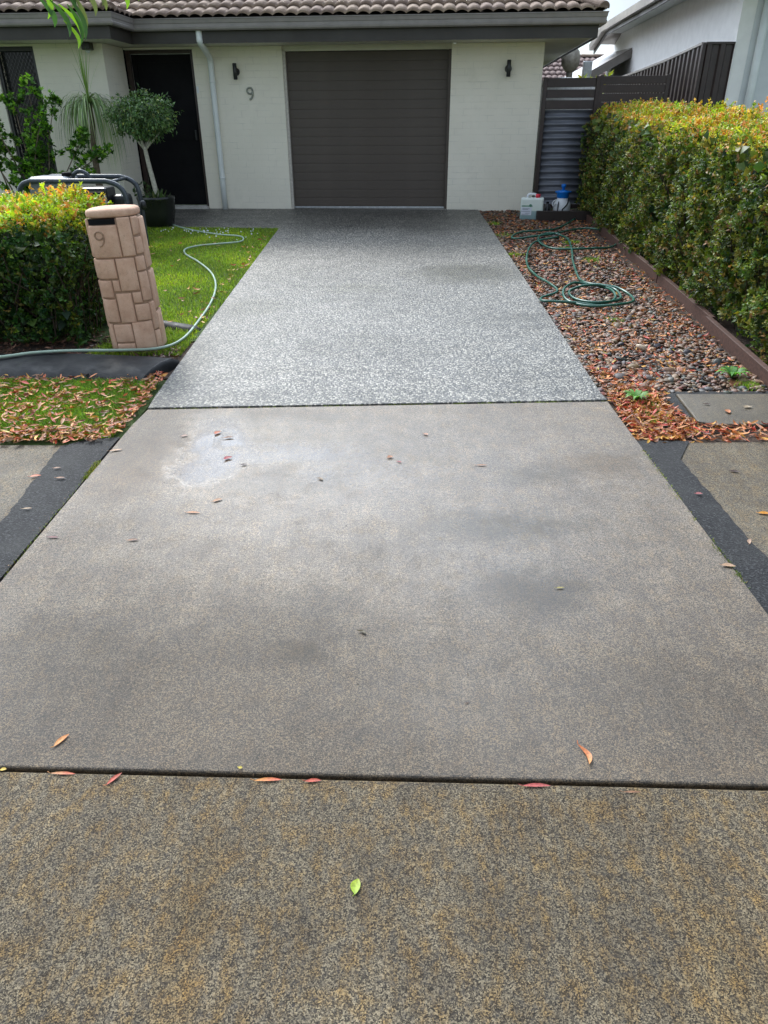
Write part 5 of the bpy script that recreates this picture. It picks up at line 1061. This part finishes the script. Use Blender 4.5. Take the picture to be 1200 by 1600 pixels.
litter('leaf_litter', np.concatenate([scatter(1150, vl, 4), scatter(520, [(-3.2, 3.72), (-1.72, 3.73), (-1.56, 3.82), (-1.56, 3.96), (-3.2, 3.86)]), scatter(150, [(-1.66, 3.9), (-1.555, 3.9), (-1.55, 4.95), (-1.66, 4.95)])]), 'orange and brown fallen leaves scattered over the left verge')
litter('leaf_litter', np.concatenate([scatter(950, [(1.41, 3.76), (1.70, 3.76), (1.84, 4.0), (1.75, 4.45), (1.44, 4.5)]), scatter(420, [(1.44, 4.3), (1.80, 4.3), (1.9, 4.9), (1.46, 5.0)]), scatter(620, [(1.43, 3.725), (3.2, 3.77), (3.2, 3.95), (1.8, 4.0)])]), 'red and orange fallen leaves heaped at the near corner of the pebble bed', wts=(5, 4, 4, 3, 1.8, 4, 4, 3, .4), zoff=-.014, lift=.02)
litter('leaf_litter', np.concatenate([scatter(900, [(1.46, 4.8), (2.5, 4.8), (2.7, 7), (1.46, 7)]), scatter(1400, [(1.46, 7), (2.7, 7), (2.9, 11.5), (1.46, 11.8)]), scatter(160, [(1.44, 4.8), (1.56, 4.8), (1.55, 9), (1.45, 9)]), scatter(120, [(2.4, 5.5), (2.65, 5.5), (2.75, 8), (2.5, 8)])]), 'dry leaves lying among the pebbles', size=(.035, .07), zoff=-.008, lift=.015)
litter('leaf_litter', np.concatenate([scatter(600, [(-3.3, 5.3), (-1.95, 5.3), (-1.6, 5.2), (-1.58, 5.5), (-2.3, 5.9), (-3.3, 5.75)]), scatter(250, [(2.65, 4.5), (3.3, 4.5), (3.3, 5.5), (2.7, 5.5)])]), 'dark brown leaf litter under the hedges', pal=[(.16, .08, .05), (.24, .12, .08), (.10, .055, .035), (.3, .16, .1)], wts=(3, 2, 3, 1), zoff=-.015)
litter('leaf_litter', np.concatenate([scatter(85, [(-3.0, 6.3), (-1.6, 5.9), (-1.55, 10.3), (-3.0, 10.4)]), scatter(55, [(-1.7, 5.9), (-1.56, 5.9), (-1.53, 10.3), (-1.64, 10.3)])]), 'a few brown leaves lying on the lawn and its edge', size=(.04, .08), zoff=.008)
litter('twig_debris', np.concatenate([np.stack([rng.uniform(-1.4, 1.3, 150), rng.uniform(.8, 4.2, 150)], 1), np.stack([rng.normal(-1.56, .012, 120), rng.uniform(1.9, 3.8, 120)], 1)]), 'tiny bits of leaf and bark scattered over the concrete', pal=[(.12, .07, .04), (.05, .04, .03), (.3, .18, .1)], wts=(3, 3, 1), size=(.004, .014), zoff=.001, lift=.001)

def leaf_thing(label, x, y, L_, w, az, c, curl=.15, c2=None, group='single leaves fallen on the paving', slab=0):
    bm = bmesh.new(); rows = []; n = 9
    for i in range(n):
        t = i/(n-1); ww = w*.5*max(.02, sin(pi*(t*.96+.02)))**.85; bend = curl*L_*.6*sin(t*pi); zz = .0015+abs(curl)*L_*.35*(2*t-1)**2
        rows.append([bm.verts.new(((t-.5)*L_, bend-ww, zz+ww*.35)), bm.verts.new(((t-.5)*L_, bend, zz)), bm.verts.new(((t-.5)*L_, bend+ww, zz+ww*.45))])
    for i in range(n-1):
        for k in range(2): bm.faces.new((rows[i][k], rows[i][k+1], rows[i+1][k+1], rows[i+1][k]))
    st = [Vector(rows[0][1].co), Vector(rows[0][1].co)+Vector((-L_*.16, .004, .002))]; tube('', st, .0011, None, None, 4, bm)
    me = bpy.data.meshes.new('fallen_leaf'); bm.to_mesh(me); bm.free(); at = me.color_attributes.new('Col', 'FLOAT_COLOR', 'POINT'); N_ = len(me.vertices); cc = np.ones((N_, 4), np.float32)
    c2 = c2 or tuple(q*.75 for q in c); xs = np.array([v.co.x for v in me.vertices]); f = np.clip(xs/L_+.5+rng.normal(0, .08, N_), 0, 1)[:, None]; cc[:, :3] = np.array(c)*(1-f)+np.array(c2)*f; at.data.foreach_set('color', cc.ravel())
    o = mesh_obj('fallen_leaf', me, M['dryleaf'], None, True); o.location = (x, y, zg(y)+slab+.002); o.rotation_euler = (0, 0, R(az)); tag(o, label, 'leaf', group)
OR, RD, BN, DKB = (.62, .27, .06), (.50, .08, .04), (.36, .17, .08), (.07, .04, .035)
leaf_thing('bright orange leaf above the left end of the wide dark joint', -.968, 1.533, .055, .016, 62, OR, .06, (.55, .2, .05))
leaf_thing('narrow red leaf just below the dark joint at left', -.764, 1.392, .05, .012, 55, RD, .05, (.35, .06, .03))
leaf_thing('curled orange leaf standing above the dark joint at right', .557, 1.470, .075, .016, -78, (.55, .16, .06), .38, (.62, .3, .12))
leaf_thing('orange leaf tucked along the dark joint left of centre', -.335, 1.386, .075, .012, 2, OR, .05, RD)
leaf_thing('short red orange leaf in the dark joint near the centre', -.21, 1.384, .045, .012, 4, RD, .04)
leaf_thing('long pinkish red leaf lying in the dark joint right of centre', .405, 1.366, .075, .012, 0, (.45, .09, .08), .04)
leaf_thing('pair of pale orange leaf ends in the joint at far left', -.915, 1.410, .07, .010, -2, (.5, .25, .1), .03, RD)
leaf_thing('tiny yellow leaf at the left end of the dark joint', -1.09, 1.425, .018, .012, 10, (.6, .42, .06), .03)
leaf_thing('thin brown twig like leaf below the joint at right', .66, 1.345, .05, .006, 0, (.3, .15, .08), .03)
leaf_thing('lime green oval leaf alone on the near slab', -.078, 1.071, .040, .024, 80, (.28, .42, .03), .12, (.38, .46, .05))
leaf_thing('orange leaf on the left of the crossover, below the wet patch', -.906, 2.915, .065, .014, -4, (.55, .24, .1), .04)
leaf_thing('small tan leaf just below the wet patch', -.817, 3.034, .05, .02, 35, (.5, .28, .16), .1)
leaf_thing('brown leaf left of the orange leaf on the crossover', -1.109, 2.67, .05, .016, 8, BN, .1, DKB)
leaf_thing('red curled leaf inside the wet patch', -.857, 3.507, .05, .03, 40, (.38, .04, .05), .35)
leaf_thing('dark leaf right of the red leaf in the wet patch', -.76, 3.43, .035, .018, 10, DKB, .2)
leaf_thing('brown leaf at the top of the wet patch', -.908, 3.79, .06, .022, 15, BN, .2, DKB)
leaf_thing('coral red leaf near the top of the wet patch', -.985, 3.86, .05, .03, 60, (.55, .16, .08), .3)
leaf_thing('pale pink leaf at the left rim of the wet patch', -1.17, 3.82, .04, .02, 30, (.45, .28, .22), .2)
leaf_thing('round brown leaf in the middle of the crossover', .013, 3.515, .035, .028, 20, (.45, .2, .1), .3)
leaf_thing('tiny dark red leaf beside the round brown leaf', .06, 3.46, .03, .014, -30, (.3, .05, .06), .1)
leaf_thing('small tan leaf below the driveway edge, right of centre', .217, 3.829, .035, .022, -40, (.5, .27, .18), .2)
leaf_thing('slim tan leaf on the right half of the crossover', .493, 3.415, .06, .014, 0, (.42, .24, .15), .05)
leaf_thing('pale brown curled leaf on the right asphalt edge', 1.382, 2.452, .055, .024, -10, (.5, .32, .2), .2, None)
leaf_thing('orange leaf at the right edge of the picture on the footpath', 1.741, 2.909, .055, .024, -10, (.65, .28, .03), .08, None, slab=-.012)
leaf_thing('small pinkish leaf on the right asphalt strip', 1.503, 3.083, .035, .02, 0, (.42, .14, .14), .2, None)
leaf_thing('tan leaf on the right footpath beside the asphalt', 1.56, 2.65, .05, .016, 60, (.5, .34, .24), .2, None, slab=-.006)
leaf_thing('thin orange leaf on the right footpath low in the view', 1.60, 2.35, .05, .012, -30, (.5, .26, .14), .1, None)
leaf_thing('dark leaf on the right footpath near the frame edge', 1.79, 3.35, .05, .018, -15, DKB, .2, None, slab=-.012)
leaf_thing('orange red leaf on the left footpath', -1.817, 3.32, .055, .022, 15, (.6, .17, .08), .1, None, slab=-.008)
leaf_thing('dark brown leaf on the left asphalt strip, upper one', -1.67, 3.28, .05, .018, 0, BN, .15, DKB)
leaf_thing('small brown leaf on the left asphalt strip beside the footpath', -1.735, 3.40, .04, .016, 10, BN, .1, DKB)
leaf_thing('tan leaf across the edge of the left asphalt strip', -1.50, 3.62, .07, .02, 20, (.5, .3, .18), .15)
leaf_thing('purplish brown leaf on the left side of the crossover', -1.469, 2.695, .05, .014, -5, (.2, .07, .07), .1)
leaf_thing('thin tan leaf on the left asphalt strip, lower one', -1.70, 2.96, .045, .012, 8, (.45, .32, .2), .05)
leaf_thing('brown leaf crumb on the centre of the crossover', -.344, 3.257, .04, .016, -40, (.25, .17, .1), .25)
leaf_thing('yellowish leaf scrap on the dark stain at right', .668, 2.303, .035, .010, 5, (.35, .3, .1), .1)
leaf_thing('dark twiggy leaf in the middle of the lower crossover', -.096, 2.031, .035, .014, -30, (.1, .08, .04), .4)
leaf_thing('small yellow leaf on the left part of the crossover slab above the joint', -.42, 1.43, .012, .010, 0, (.5, .4, .05), .05)
leaf_thing('orange leaf on the concrete pad', 2.10, 4.17, .06, .035, 70, (.6, .25, .12), .2, None)
leaf_thing('pale curled leaf on the concrete pad', 2.25, 4.24, .06, .03, 15, (.45, .36, .25), .25, None)
leaf_thing('black leaf scrap on the concrete pad', 2.02, 4.3, .045, .018, -5, DKB, .2, None)
# two rosette weeds
for (x, y, s, lab) in ((2.38, 4.80, .13, 'bright green rosette weed among pebbles near the timber edging'), (1.60, 4.40, .10, 'bright green weed in the red leaves at the corner of the driveway')):
    t = thing('weed', lab, 'weed', (x, y, zg(y)-.01)); pa, wd_, cl_ = [], [], []
    for i in range(13):
        az = i*2.4; r_ = s*random.uniform(.7, 1.1); pa.append([Vector((cos(az)*r_*q, sin(az)*r_*q, s*.45*sin(q*2.4)+.01)) for q in np.linspace(0, 1, 5)]); wd_.append(s*.25); cl_.append(pick(1, [(.07, .19, .03), (.11, .26, .04)])[0])
    for P, w, c in zip(pa, wd_, cl_): strip_leaves('leaf', [P], [w], [c], M['leaf'], t)
